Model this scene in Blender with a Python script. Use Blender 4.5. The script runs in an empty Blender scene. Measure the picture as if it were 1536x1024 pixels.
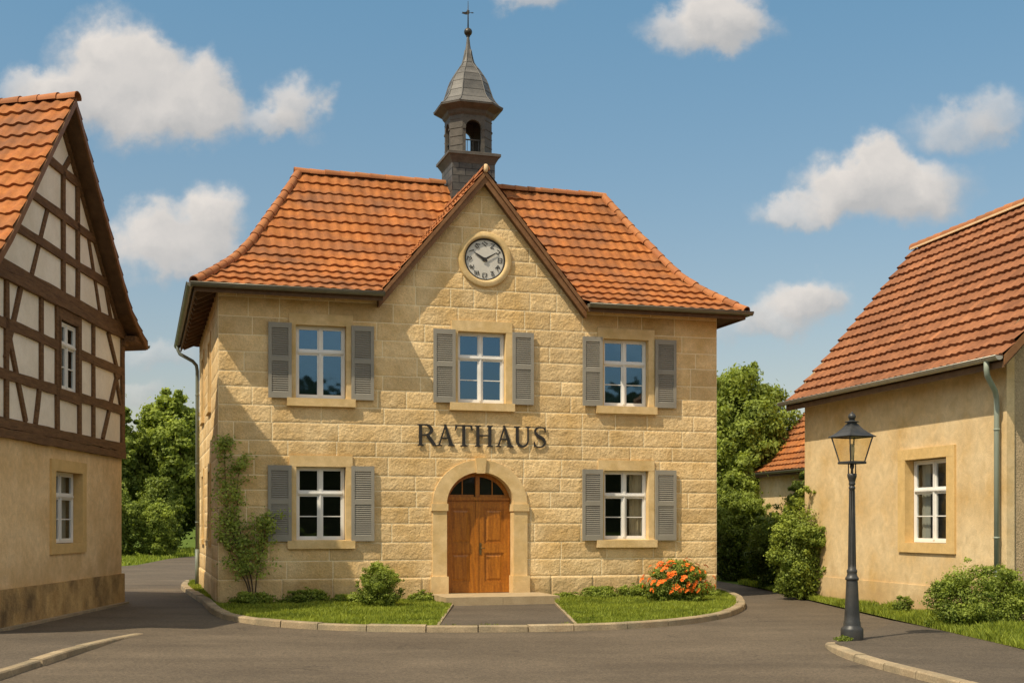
import bpy, bmesh, math, random
import numpy as np
from mathutils import Vector, Matrix
random.seed(7)
C = bpy.context.scene.collection
S = bpy.context.scene
rad = math.radians

# ------------------------------------------------------------------ materials
def nd(nt, typ, **kw):
    n = nt.nodes.new(typ)
    for k, v in kw.items():
        setattr(n, k, v)
    return n

def mix_rgb(nt, fac, a, b, blend='MIX'):
    n = nd(nt, 'ShaderNodeMix', data_type='RGBA', blend_type=blend)
    for sock, v in ((n.inputs[0], fac), (n.inputs[6], a), (n.inputs[7], b)):
        if hasattr(v, 'is_output') or isinstance(v, bpy.types.NodeSocket):
            nt.links.new(v, sock)
        elif isinstance(v, (tuple, list)):
            sock.default_value = (*v[:3], 1)
        else:
            sock.default_value = v
    return n.outputs[2]

def mathn(nt, op, a, b=None, clamp=False):
    n = nd(nt, 'ShaderNodeMath', operation=op, use_clamp=clamp)
    for i, v in enumerate((a, b)):
        if v is None: continue
        if isinstance(v, bpy.types.NodeSocket): nt.links.new(v, n.inputs[i])
        else: n.inputs[i].default_value = v
    return n.outputs[0]

def maprange(nt, v, a, b, c=0., d=1., smooth=False):
    n = nd(nt, 'ShaderNodeMapRange', clamp=True)
    if smooth: n.interpolation_type = 'SMOOTHSTEP'
    nt.links.new(v, n.inputs[0])
    for i, x in enumerate((a, b, c, d)): n.inputs[i+1].default_value = x
    return n.outputs[0]

def noise(nt, vec, scale, detail=4, rough=.55, dist=0.):
    n = nd(nt, 'ShaderNodeTexNoise')
    nt.links.new(vec, n.inputs['Vector'])
    n.inputs['Scale'].default_value = scale; n.inputs['Detail'].default_value = detail
    n.inputs['Roughness'].default_value = rough; n.inputs['Distortion'].default_value = dist
    return n.outputs['Fac']

def coords(nt, stretch=(1, 1, 1)):
    tc = nd(nt, 'ShaderNodeTexCoord')
    mp = nd(nt, 'ShaderNodeMapping')
    nt.links.new(tc.outputs['Object'], mp.inputs['Vector'])
    mp.inputs['Scale'].default_value = stretch
    return mp.outputs[0], tc.outputs['Object']

def base_mat(name):
    m = bpy.data.materials.new(name); m.use_nodes = True
    nt = m.node_tree
    return m, nt, nt.nodes['Principled BSDF']

def tint_attr(nt):
    a = nd(nt, 'ShaderNodeAttribute', attribute_name='tint')
    return a.outputs['Fac']

def pm(name, c1, c2, scale=3., rough=.8, bump=0., bscale=40., tint=0., metal=0., stretch=(1, 1, 1),
       big=None, bigscale=.6, dirt=None, dirtz=(0, .8), spec=.3, fine=0., finescale=120., joints=None, bdist=.02, mottle=0., mscale=6.):
    m, nt, b = base_mat(name)
    v, raw = coords(nt, stretch)
    f = maprange(nt, noise(nt, v, scale), .3, .7)
    col = mix_rgb(nt, f, c1, c2)
    if big:
        g = maprange(nt, noise(nt, raw, bigscale, 5, .6), .42, .68)
        col = mix_rgb(nt, g, col, big)
    if fine:
        g = maprange(nt, noise(nt, raw, finescale, 2), .3, .7, 1-fine, 1+fine)
        col = mix_rgb(nt, 1., col, g, 'MULTIPLY')
    if mottle:
        g = maprange(nt, noise(nt, raw, mscale, 9, .72, .6), .30, .70, 1-mottle, 1+mottle)
        col = mix_rgb(nt, 1., col, g, 'MULTIPLY')
    if tint:
        t = tint_attr(nt)
        g = maprange(nt, t, 0, 1, 1-tint, 1+tint)
        col = mix_rgb(nt, 1., col, g, 'MULTIPLY')
        if joints:
            col = mix_rgb(nt, mathn(nt, 'LESS_THAN', t, -.5), col, joints)
    if dirt:
        sx = nd(nt, 'ShaderNodeSeparateXYZ'); nt.links.new(raw, sx.inputs[0])
        z = mathn(nt, 'ADD', sx.outputs[2], mathn(nt, 'MULTIPLY', mathn(nt, 'SUBTRACT', noise(nt, raw, 2.2, 5), .5), 1.1))
        col = mix_rgb(nt, maprange(nt, z, dirtz[0], dirtz[1], .75, 0.), col, dirt)
    nt.links.new(col, b.inputs['Base Color'])
    b.inputs['Roughness'].default_value = rough; b.inputs['Metallic'].default_value = metal
    b.inputs['Specular IOR Level'].default_value = spec
    if bump:
        bn = nd(nt, 'ShaderNodeBump'); bn.inputs['Strength'].default_value = bump; bn.inputs['Distance'].default_value = bdist
        nt.links.new(noise(nt, v, bscale, 5, .6), bn.inputs['Height'])
        nt.links.new(bn.outputs[0], b.inputs['Normal'])
    return m

def brick_mat(name, c1, c2, mortar, w, h, rough=.6, mort=.012):
    m, nt, b = base_mat(name)
    tc = nd(nt, 'ShaderNodeTexCoord'); sx = nd(nt, 'ShaderNodeSeparateXYZ'); cx = nd(nt, 'ShaderNodeCombineXYZ')
    nt.links.new(tc.outputs['Object'], sx.inputs[0])
    nt.links.new(mathn(nt, 'ADD', sx.outputs[0], sx.outputs[1]), cx.inputs[0]); nt.links.new(sx.outputs[2], cx.inputs[1])
    br = nd(nt, 'ShaderNodeTexBrick'); nt.links.new(cx.outputs[0], br.inputs['Vector'])
    br.inputs['Color1'].default_value = (*c1, 1); br.inputs['Color2'].default_value = (*c2, 1); br.inputs['Mortar'].default_value = (*mortar, 1)
    br.inputs['Scale'].default_value = 1; br.inputs['Mortar Size'].default_value = mort
    br.inputs['Brick Width'].default_value = w; br.inputs['Row Height'].default_value = h; br.inputs['Bias'].default_value = 0
    g = maprange(nt, noise(nt, tc.outputs['Object'], 9, 5), .3, .7, .7, 1.3)
    nt.links.new(mix_rgb(nt, 1., br.outputs['Color'], g, 'MULTIPLY'), b.inputs['Base Color'])
    b.inputs['Roughness'].default_value = rough
    bn = nd(nt, 'ShaderNodeBump', invert=True); bn.inputs['Strength'].default_value = .8; bn.inputs['Distance'].default_value = .02
    nt.links.new(br.outputs['Fac'], bn.inputs['Height']); nt.links.new(bn.outputs[0], b.inputs['Normal'])
    return m

def glass_mat(name, refl, tintc=(.75, .8, .8), rc=(.9, .95, 1)):
    m, nt, b = base_mat(name)
    nt.nodes.remove(b)
    out = nt.nodes['Material Output']
    tr = nd(nt, 'ShaderNodeBsdfTransparent'); tr.inputs[0].default_value = (*tintc, 1)
    gl = nd(nt, 'ShaderNodeBsdfGlossy'); gl.inputs['Roughness'].default_value = .03; gl.inputs[0].default_value = (*rc, 1)
    lw = nd(nt, 'ShaderNodeLayerWeight'); lw.inputs[0].default_value = .5
    fz = mathn(nt, 'ADD', mathn(nt, 'MULTIPLY', mathn(nt, 'POWER', lw.outputs['Facing'], 5.), .8), .03)
    bn = nd(nt, 'ShaderNodeBump'); bn.inputs['Strength'].default_value = .05; bn.inputs['Distance'].default_value = .05
    tc = nd(nt, 'ShaderNodeTexCoord'); nt.links.new(noise(nt, tc.outputs['Object'], 2.5, 1), bn.inputs['Height'])
    nt.links.new(bn.outputs[0], gl.inputs['Normal'])
    ms = nd(nt, 'ShaderNodeMixShader')
    nt.links.new(mathn(nt, 'ADD', fz, refl, True), ms.inputs[0])
    nt.links.new(tr.outputs[0], ms.inputs[1]); nt.links.new(gl.outputs[0], ms.inputs[2])
    nt.links.new(ms.outputs[0], out.inputs[0])
    return m

def leaf_mat(name, dark, light, trans=.35):
    m, nt, b = base_mat(name)
    out = nt.nodes['Material Output']
    t = tint_attr(nt)
    tc = nd(nt, 'ShaderNodeTexCoord')
    g = maprange(nt, noise(nt, tc.outputs['Object'], .9, 3), .35, .65, -.22, .22)
    col = mix_rgb(nt, mathn(nt, 'ADD', t, g, True), dark, light)
    nt.links.new(col, b.inputs['Base Color']); b.inputs['Roughness'].default_value = .55; b.inputs['Specular IOR Level'].default_value = .25
    tl = nd(nt, 'ShaderNodeBsdfTranslucent'); nt.links.new(mix_rgb(nt, 1., col, (1.3, 1.25, .5), 'MULTIPLY'), tl.inputs[0])
    ms = nd(nt, 'ShaderNodeMixShader'); ms.inputs[0].default_value = trans
    nt.links.new(b.outputs[0], ms.inputs[1]); nt.links.new(tl.outputs[0], ms.inputs[2]); nt.links.new(ms.outputs[0], out.inputs[0])
    return m

M = {}
M['stone'] = pm('ashlar_stone', (.69, .485, .24), (.82, .61, .335), 2.6, .9, .6, 17, tint=.15, big=(.62, .405, .165), bigscale=.8,
                dirt=(.36, .235, .10), dirtz=(-.1, .75), joints=(.92, .77, .50), fine=.14, finescale=50, bdist=.045, mottle=.13, mscale=3.)
M['dressed'] = pm('dressed_stone', (.66, .47, .23), (.76, .56, .295), 5, .85, .6, 45, mottle=.10, mscale=5, big=(.60, .41, .17), bigscale=1.5, fine=.08, finescale=90,
                  dirt=(.36, .25, .12), dirtz=(-.2, .5), bdist=.01)
M['step'] = pm('step_stone', (.36, .27, .155), (.45, .345, .21), 4, .9, .5, 40, fine=.12, finescale=60, bdist=.01)
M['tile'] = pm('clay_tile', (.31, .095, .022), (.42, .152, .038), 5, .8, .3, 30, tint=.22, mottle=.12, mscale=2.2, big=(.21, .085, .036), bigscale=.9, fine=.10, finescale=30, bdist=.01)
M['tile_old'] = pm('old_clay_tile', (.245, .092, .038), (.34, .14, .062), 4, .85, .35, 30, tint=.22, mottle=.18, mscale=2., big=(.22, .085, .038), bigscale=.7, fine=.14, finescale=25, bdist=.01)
M['ridge'] = pm('ridge_clay', (.31, .112, .038), (.39, .165, .06), 4, .75, .2, 30, tint=.2, big=(.36, .13, .05), bigscale=1.5, bdist=.01)
M['mortar'] = pm('lime_mortar', (.68, .47, .26), (.76, .56, .34), 6, .95, .4, 40)
M['eave_wood'] = pm('eave_wood', (.10, .055, .028), (.16, .09, .045), 6, .7, .3, 25, stretch=(1, 1, 1))
M['barge'] = pm('bargeboard_wood', (.17, .075, .03), (.24, .12, .05), 6, .6, .3, 20)
M['timber'] = pm('old_timber', (.10, .050, .022), (.20, .105, .046), 5, .8, .8, 16, stretch=(.6, 6, 5), bdist=.02, fine=.2, finescale=40)
M['plaster_white'] = pm('pale_plaster', (.84, .75, .63), (.90, .82, .70), 2.5, .95, .25, 50, fine=.06, finescale=90, big=(.76, .67, .54), bigscale=.9, bdist=.01, mottle=.06, mscale=9)
M['plaster_sand'] = pm('sand_plaster', (.78, .555, .295), (.86, .64, .37), 2.2, .95, .5, 60, fine=.12, finescale=55, big=(.70, .48, .235), bigscale=.9, dirt=(.46, .29, .12), dirtz=(.1, 1.3), bdist=.015, mottle=.16, mscale=7)
M['plaster_yellow'] = pm('yellow_plaster', (.62, .455, .245), (.76, .60, .37), 2.2, .95, .5, 60, fine=.10, finescale=55, big=(.56, .37, .155), bigscale=1.1, dirt=(.42, .26, .11), dirtz=(-.1, .8), bdist=.015, mottle=.17, mscale=4.5)
M['plaster_rough'] = pm('rough_render', (.40, .30, .18), (.50, .38, .24), 3, .95, 1., 30, fine=.15, finescale=40, bdist=.03)
M['plinth'] = pm('sandstone_plinth', (.42, .26, .10), (.60, .40, .17), 2.5, .9, .8, 14, big=(.17, .11, .05), bigscale=1.3, fine=.15, finescale=40)
M['sandtrim'] = pm('sandstone_trim', (.60, .40, .16), (.68, .47, .205), 5, .9, .5, 45, mottle=.10, mscale=6, fine=.08, finescale=70, bdist=.01)
M['white'] = pm('white_paint', (.78, .76, .72), (.82, .80, .77), 4, .4, .08, 30, bdist=.004, big=(.70, .68, .63), bigscale=2.)
M['shutter'] = pm('grey_paint', (.285, .262, .215), (.325, .30, .25), 4, .5, .15, 60, fine=.06, finescale=60, bdist=.004, big=(.25, .232, .195), bigscale=2.)
M['dark_room'] = pm('dark_room', (.020, .016, .011), (.034, .027, .018), 2, .95)  # near-black colour stands in for the shade of an unlit room
M['curtain'] = pm('curtain_cloth', (.42, .32, .19), (.52, .41, .26), 3, .9)
M['netcurtain'] = pm('net_curtain', (.36, .33, .28), (.42, .39, .33), 3, .9)
M['glass_up'] = glass_mat('sky_tint_glass', .24, rc=(.42, .70, .95))  # blue of the reflected sky put into the gloss colour of the upper panes
M['glass_low'] = glass_mat('weak_reflection_glass', .035)  # same glass with its reflection held weak so these panes look dark
M['door'] = pm('varnished_oak', (.27, .086, .006), (.46, .168, .012), 3, .40, .2, 10, stretch=(7, 7, .7), fine=.15, finescale=20, spec=.5, bdist=.006)
M['brass'] = pm('aged_brass', (.30, .22, .10), (.22, .16, .08), 10, .35, metal=.9)
M['zinc'] = pm('weathered_zinc', (.17, .165, .13), (.23, .22, .18), 4, .45, .1, 20, metal=.5, bdist=.004)
M['pipe'] = pm('painted_downpipe', (.15, .175, .145), (.20, .225, .185), 3, .45, .1, 20, bdist=.004)
M['zinc_light'] = pm('light_zinc', (.38, .36, .31), (.46, .44, .38), 4, .45, .1, 20, metal=.4, bdist=.004)
M['pipe_light'] = pm('sage_downpipe', (.24, .28, .225), (.30, .335, .275), 3, .5, .1, 20, bdist=.004)
M['slate'] = brick_mat('slate_cladding', (.062, .056, .050), (.10, .092, .08), (.018, .016, .014), .36, .2, .6)
M['slate_trim'] = pm('slate_grey_trim', (.075, .066, .055), (.115, .10, .085), 5, .6, .3, 25, fine=.12, finescale=40, bdist=.01)
M['helm'] = pm('helm_slate', (.085, .080, .074), (.135, .125, .112), 4, .5, .3, 30, fine=.12, finescale=40, tint=.25, bdist=.008, spec=.5)
M['dark_metal'] = pm('dark_metal', (.045, .04, .034), (.075, .066, .055), 8, .4, .15, 40, metal=.6, bdist=.004)
M['letters'] = pm('bronze_letters', (.03, .027, .024), (.05, .045, .04), 8, .5, .1, 40, metal=.3, bdist=.004)
M['dial'] = pm('clock_dial', (.58, .55, .49), (.65, .62, .56), 3, .6)
M['black'] = pm('black_paint', (.02, .018, .016), (.03, .027, .024), 6, .5)
M['lamp'] = pm('lamp_iron', (.022, .023, .023), (.036, .037, .036), 6, .45, .25, 50, fine=.15, finescale=50, bdist=.004, spec=.5, big=(.052, .048, .042), bigscale=3)
M['lamp_glass'] = glass_mat('lantern_glass', .02, (.93, .88, .76))
M['bark'] = pm('bark', (.07, .045, .025), (.13, .09, .055), 6, .9, .8, 14, stretch=(3, 3, .7))
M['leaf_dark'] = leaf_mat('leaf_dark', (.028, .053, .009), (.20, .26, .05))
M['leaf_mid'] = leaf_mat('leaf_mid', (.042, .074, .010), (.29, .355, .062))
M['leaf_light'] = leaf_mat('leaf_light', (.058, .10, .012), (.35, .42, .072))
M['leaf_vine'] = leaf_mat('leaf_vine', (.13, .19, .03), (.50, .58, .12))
M['grass'] = leaf_mat('grass_blade', (.075, .115, .010), (.35, .41, .055), .35)
M['blossom'] = pm('orange_petal', (.80, .13, .012), (.90, .21, .02), 20, .6)
M['soil'] = pm('lawn_soil', (.09, .095, .015), (.15, .145, .03), 5, .95, .6, 30)
M['meadow'] = pm('meadow', (.07, .11, .022), (.12, .16, .04), 1.2, 1., .6, 12, spec=0.)
def asphalt(name, c1, c2, big):
    m = pm(name, c1, c2, 1.1, .88, .55, 130, big=big, bigscale=.35, fine=.30, finescale=75, bdist=.008, spec=.35)
    nt = m.node_tree; b = nt.nodes['Principled BSDF']
    src = b.inputs['Base Color'].links[0].from_socket
    tc = nd(nt, 'ShaderNodeTexCoord')
    vo = nd(nt, 'ShaderNodeTexVoronoi', feature='F1'); nt.links.new(tc.outputs['Object'], vo.inputs['Vector']); vo.inputs['Scale'].default_value = 38
    g = maprange(nt, vo.outputs['Color'], .0, 1., .62, 1.38)
    col = mix_rgb(nt, 1., src, g, 'MULTIPLY')
    # long faint tyre-worn bands and stains
    mp = nd(nt, 'ShaderNodeMapping'); mp.inputs['Scale'].default_value = (.22, .75, 1); nt.links.new(tc.outputs['Object'], mp.inputs['Vector'])
    g2 = maprange(nt, noise(nt, mp.outputs[0], 1.0, 5, .6, .4), .35, .7, .80, 1.13)
    col = mix_rgb(nt, 1., col, g2, 'MULTIPLY')
    nzc = nd(nt, 'ShaderNodeTexNoise'); nt.links.new(tc.outputs['Object'], nzc.inputs['Vector']); nzc.inputs['Scale'].default_value = 1.6; nzc.inputs['Detail'].default_value = 6
    vm = nd(nt, 'ShaderNodeVectorMath', operation='ADD'); nt.links.new(tc.outputs['Object'], vm.inputs[0]); nt.links.new(nzc.outputs['Color'], vm.inputs[1])
    vc = nd(nt, 'ShaderNodeTexVoronoi', feature='DISTANCE_TO_EDGE'); nt.links.new(vm.outputs[0], vc.inputs['Vector']); vc.inputs['Scale'].default_value = .22
    ck_ = maprange(nt, vc.outputs['Distance'], .0015, .006, .62, 1.)
    ms_ = maprange(nt, noise(nt, tc.outputs['Object'], .5, 2), .50, .56)
    col = mix_rgb(nt, ms_, col, mix_rgb(nt, 1., col, ck_, 'MULTIPLY'))
    nt.links.new(col, b.inputs['Base Color'])
    return m
M['asphalt'] = asphalt('asphalt', (.108, .083, .056), (.130, .100, .068), (.096, .073, .049))
M['asphalt_walk'] = asphalt('asphalt_walk', (.098, .077, .055), (.118, .093, .067), (.086, .068, .049))
M['kerb'] = pm('kerb_stone', (.30, .22, .13), (.40, .31, .195), 3, .9, .7, 30, tint=.12, fine=.2, finescale=45, big=(.24, .20, .13), bigscale=1.6, bdist=.015)

# ------------------------------------------------------------------ object helpers
def link(o, parent=None):
    C.objects.link(o)
    if parent: o.parent = parent
    return o

def thing(name, label, cat, loc=(0, 0, 0), rz=0., group=None):
    o = bpy.data.objects.new(name, None); o.empty_display_size = .3
    link(o); o.location = loc; o.rotation_euler = (0, 0, rz)
    o['label'] = label; o['category'] = cat
    if group: o['group'] = group
    return o

def copy_tree(o, parent=None):
    c = o.copy(); link(c)
    if parent: c.parent = parent
    for ch in list(o.children): copy_tree(ch, c)
    return c

def npmesh(name, V, F, mats, parent=None, tint=None, smooth=False, kind=None):
    me = bpy.data.meshes.new(name)
    V = np.asarray(V, dtype=np.float32); F = np.asarray(F, dtype=np.int32)
    k = F.shape[1]
    me.vertices.add(len(V)); me.vertices.foreach_set('co', V.ravel())
    me.loops.add(F.size); me.loops.foreach_set('vertex_index', F.ravel())
    me.polygons.add(len(F)); me.polygons.foreach_set('loop_start', np.arange(0, F.size, k, dtype=np.int32))
    me.update(calc_edges=True)
    if smooth: me.polygons.foreach_set('use_smooth', np.ones(len(F), dtype=bool))
    if tint is not None:
        a = me.attributes.new('tint', 'FLOAT', 'FACE'); a.data.foreach_set('value', np.asarray(tint, dtype=np.float32))
    for m in (mats if isinstance(mats, (list, tuple)) else [mats]): me.materials.append(m)
    o = bpy.data.objects.new(name, me); link(o, parent)
    if kind: o['kind'] = kind
    return o

class MB:
    def __init__(s): s.bm = bmesh.new(); s.tl = s.bm.faces.layers.float.new('tint'); s.mi = 0
    def face(s, pts, t=.5, smooth=False):
        f = s.bm.faces.new([s.bm.verts.new(p) for p in pts]); f[s.tl] = t; f.material_index = s.mi; f.smooth = smooth
        return f
    def solid(s, vs, fs, t=.5, smooth=False, bevel=0.):
        bv = [s.bm.verts.new(p) for p in vs]; new = []
        for f in fs:
            g = s.bm.faces.new([bv[i] for i in f]); g[s.tl] = t; g.material_index = s.mi; g.smooth = smooth; new.append(g)
        if bevel:
            es = list({e for g in new for e in g.edges if len(e.link_faces) == 2 and e.calc_face_angle(0) > .5})
            r = bmesh.ops.bevel(s.bm, geom=es, offset=bevel, segments=1, affect='EDGES', clamp_overlap=True)
            for g in r['faces']: g[s.tl] = t; g.material_index = s.mi
    def box(s, x0, x1, y0, y1, z0, z1, bevel=0., t=.5):
        v = [(x0, y0, z0), (x1, y0, z0), (x1, y1, z0), (x0, y1, z0), (x0, y0, z1), (x1, y0, z1), (x1, y1, z1), (x0, y1, z1)]
        s.solid(v, [(0, 3, 2, 1), (4, 5, 6, 7), (0, 1, 5, 4), (1, 2, 6, 5), (2, 3, 7, 6), (3, 0, 4, 7)], t, bevel=bevel)
    def prism(s, pts, a, b, axis='y', t=.5, bevel=0.):
        # polygon pts in the (x,z) plane pushed along y from a to b (or (x,y) plane along z)
        n = len(pts)
        if axis == 'y': v = [(p[0], a, p[1]) for p in pts]+[(p[0], b, p[1]) for p in pts]
        else: v = [(p[0], p[1], a) for p in pts]+[(p[0], p[1], b) for p in pts]
        fs = [tuple(range(n)), tuple(range(2*n-1, n-1, -1))]+[(i, i+n, (i+1) % n+n, (i+1) % n) for i in range(n)]
        s.solid(v, fs, t, bevel=bevel)
    def bar(s, p, q, w, h, up=(0, 0, 1), t=.5, bevel=0.):
        p = Vector(p); q = Vector(q); d = (q-p).normalized(); u = Vector(up)
        x = d.cross(u).normalized()*w/2; y = x.cross(d).normalized()*h/2
        v = [p-x-y, p+x-y, p+x+y, p-x+y, q-x-y, q+x-y, q+x+y, q-x+y]
        s.solid(v, [(0, 3, 2, 1), (4, 5, 6, 7), (0, 1, 5, 4), (1, 2, 6, 5), (2, 3, 7, 6), (3, 0, 4, 7)], t, bevel=bevel)
    def tube(s, path, r, n=10, cap=True, t=.5):
        path = [Vector(p) for p in path]; rs = r if isinstance(r, (list, tuple)) else [r]*len(path)
        rings = []; ref = None
        for i, p in enumerate(path):
            d = (path[min(i+1, len(path)-1)]-path[max(i-1, 0)]).normalized()
            if ref is None:
                ref = d.orthogonal().normalized()
            ref = (ref-d*ref.dot(d)).normalized(); b = d.cross(ref)
            rings.append([s.bm.verts.new(p+(ref*math.cos(2*math.pi*k/n)+b*math.sin(2*math.pi*k/n))*rs[i]) for k in range(n)])
        for a, b in zip(rings, rings[1:]):
            for k in range(n):
                f = s.bm.faces.new((a[k], a[(k+1) % n], b[(k+1) % n], b[k])); f.smooth = True; f[s.tl] = t; f.material_index = s.mi
        if cap:
            for rg in (rings[0][::-1], rings[-1]):
                f = s.bm.faces.new(rg); f[s.tl] = t; f.material_index = s.mi
    def lathe(s, prof, cx=0, cy=0, n=24, smooth=True, phase=0., sq=None, lip=0.):
        # prof: list of (r,z) ; sharp corners repeat the point
        rings = []
        for r, z in prof:
            rings.append([(cx+r*math.cos(phase+2*math.pi*k/n), cy+r*math.sin(phase+2*math.pi*k/n), z) for k in range(n)])
        for a, b in zip(rings, rings[1:]):
            va = [s.bm.verts.new(p) for p in a]; vb = [s.bm.verts.new(p) for p in b]
            for k in range(n):
                f = s.bm.faces.new((va[k], va[(k+1) % n], vb[(k+1) % n], vb[k])); f.smooth = smooth; f[s.tl] = random.random(); f.material_index = s.mi
    def build(s, name, mats, parent=None, kind=None, recalc=True, merge=0.):
        if merge: bmesh.ops.remove_doubles(s.bm, verts=s.bm.verts, dist=merge)
        if recalc: bmesh.ops.recalc_face_normals(s.bm, faces=s.bm.faces)
        me = bpy.data.meshes.new(name); s.bm.to_mesh(me); s.bm.free()
        for m in (mats if isinstance(mats, (list, tuple)) else [mats]): me.materials.append(m)
        o = bpy.data.objects.new(name, me); link(o, parent)
        if kind: o['kind'] = kind
        return o

def hash2(ix, iy, seed):
    h = (ix.astype(np.int64)*374761393+iy.astype(np.int64)*668265263+seed*1274126177) & 0x7fffffff
    h = ((h ^ (h >> 13))*1274126177) & 0x7fffffff
    return ((h ^ (h >> 16)) & 0xffff)/65535.
def vnoise(x, y, f, seed):
    x = x*f; y = y*f; ix = np.floor(x); iy = np.floor(y); fx = x-ix; fy = y-iy
    fx = fx*fx*(3-2*fx); fy = fy*fy*(3-2*fy)
    a = hash2(ix, iy, seed); b = hash2(ix+1, iy, seed); c = hash2(ix, iy+1, seed); d = hash2(ix+1, iy+1, seed)
    return (a*(1-fx)+b*fx)*(1-fy)+(c*(1-fx)+d*fx)*fy-.5

def catmull(pts, n=8, closed=False):
    out = []; P = [np.array(p, float) for p in pts]; L = len(P)
    rng = range(L if closed else L-1)
    for i in rng:
        p0 = P[(i-1) % L] if closed or i > 0 else P[0]; p1 = P[i]; p2 = P[(i+1) % L]
        p3 = P[(i+2) % L] if closed or i+2 < L else P[-1]
        for k in range(n):
            t = k/n
            out.append(.5*((2*p1)+(-p0+p2)*t+(2*p0-5*p1+4*p2-p3)*t*t+(-p0+3*p1-3*p2+p3)*t**3))
    if not closed: out.append(P[-1])
    return out

# ------------------------------------------------------------------ rock faced ashlar wall (local facade frame: x along, z up, outward -y)
def stone_wall(name, x0, x1, z0, z1, keep, parent, seed=1, cell=.035, rough=.013, axis='front', x_at=0.):
    rs = np.random.RandomState(seed)
    zs = [z0]
    zs.append(z0+.60)
    while zs[-1] < z1-.2: zs.append(zs[-1]+rs.choice([.34, .38, .41, .44]))
    zs[-1] = z1
    Vs, Fs, Ts, off = [], [], [], 0
    J = .008; E = .020
    def samples(a, b):
        n = max(2, int(round((b-a-2*E)/cell)))
        return np.concatenate([[a, a+J], np.linspace(a+E, b-E, n), [b-J, b]])
    for r in range(len(zs)-1):
        za, zb = zs[r], zs[r+1]
        x = x0; first = True
        while x < x1-1e-6:
            L = rs.uniform(.55, 1.55)
            if first and r % 2: L *= .55
            first = False
            xe = x+L
            if x1-xe < .45: xe = x1
            X, Z = np.meshgrid(samples(x, xe), samples(za, zb), indexing='ij')
            d = np.minimum(np.minimum(X-x, xe-X), np.minimum(Z-za, zb-Z))
            h = np.clip((d-J)/(E-J)*.5, 0, .5)*.012+np.clip((d-J)/.06, 0, 1)*.002
            dom = np.clip((d-J)/.05, 0, 1)
            h = h+dom*(vnoise(X, Z, 5.5, seed)*rough*.35+vnoise(X, Z, 11., seed+3)*rough*.55+vnoise(X, Z, 21., seed+5)*rough*.85)
            if r == 0: h = h+.02*np.clip((d-J)/(E-J), 0, 1)
            h = h*np.where(d < J*.99, 0, 1)
            n, m = X.shape
            P = np.stack([X.ravel(), -h.ravel(), Z.ravel()], 1) if axis == 'front' else np.stack([x_at-h.ravel(), X.ravel(), Z.ravel()], 1)
            i, j = np.meshgrid(np.arange(n-1), np.arange(m-1), indexing='ij')
            q = (i*m+j).ravel()
            f = np.stack([q, q+m, q+m+1, q+1], 1) if axis == 'front' else np.stack([q, q+1, q+m+1, q+m], 1)
            xc = (X[:-1, :-1]+X[1:, 1:]).ravel()/2; zc = (Z[:-1, :-1]+Z[1:, 1:]).ravel()/2
            jn = ((i == 0) | (i == n-2) | (j == 0) | (j == m-2)).ravel()
            t = np.where(jn, -1., rs.rand()*.75+rs.rand()*.25)
            k = keep(xc, zc)
            if k.any():
                Vs.append(P); Fs.append(f[k]+off); Ts.append(t[k]); off += len(P)
            x = xe
    return npmesh(name, np.concatenate(Vs), np.concatenate(Fs), M['stone'], parent, np.concatenate(Ts), smooth=True)

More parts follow.
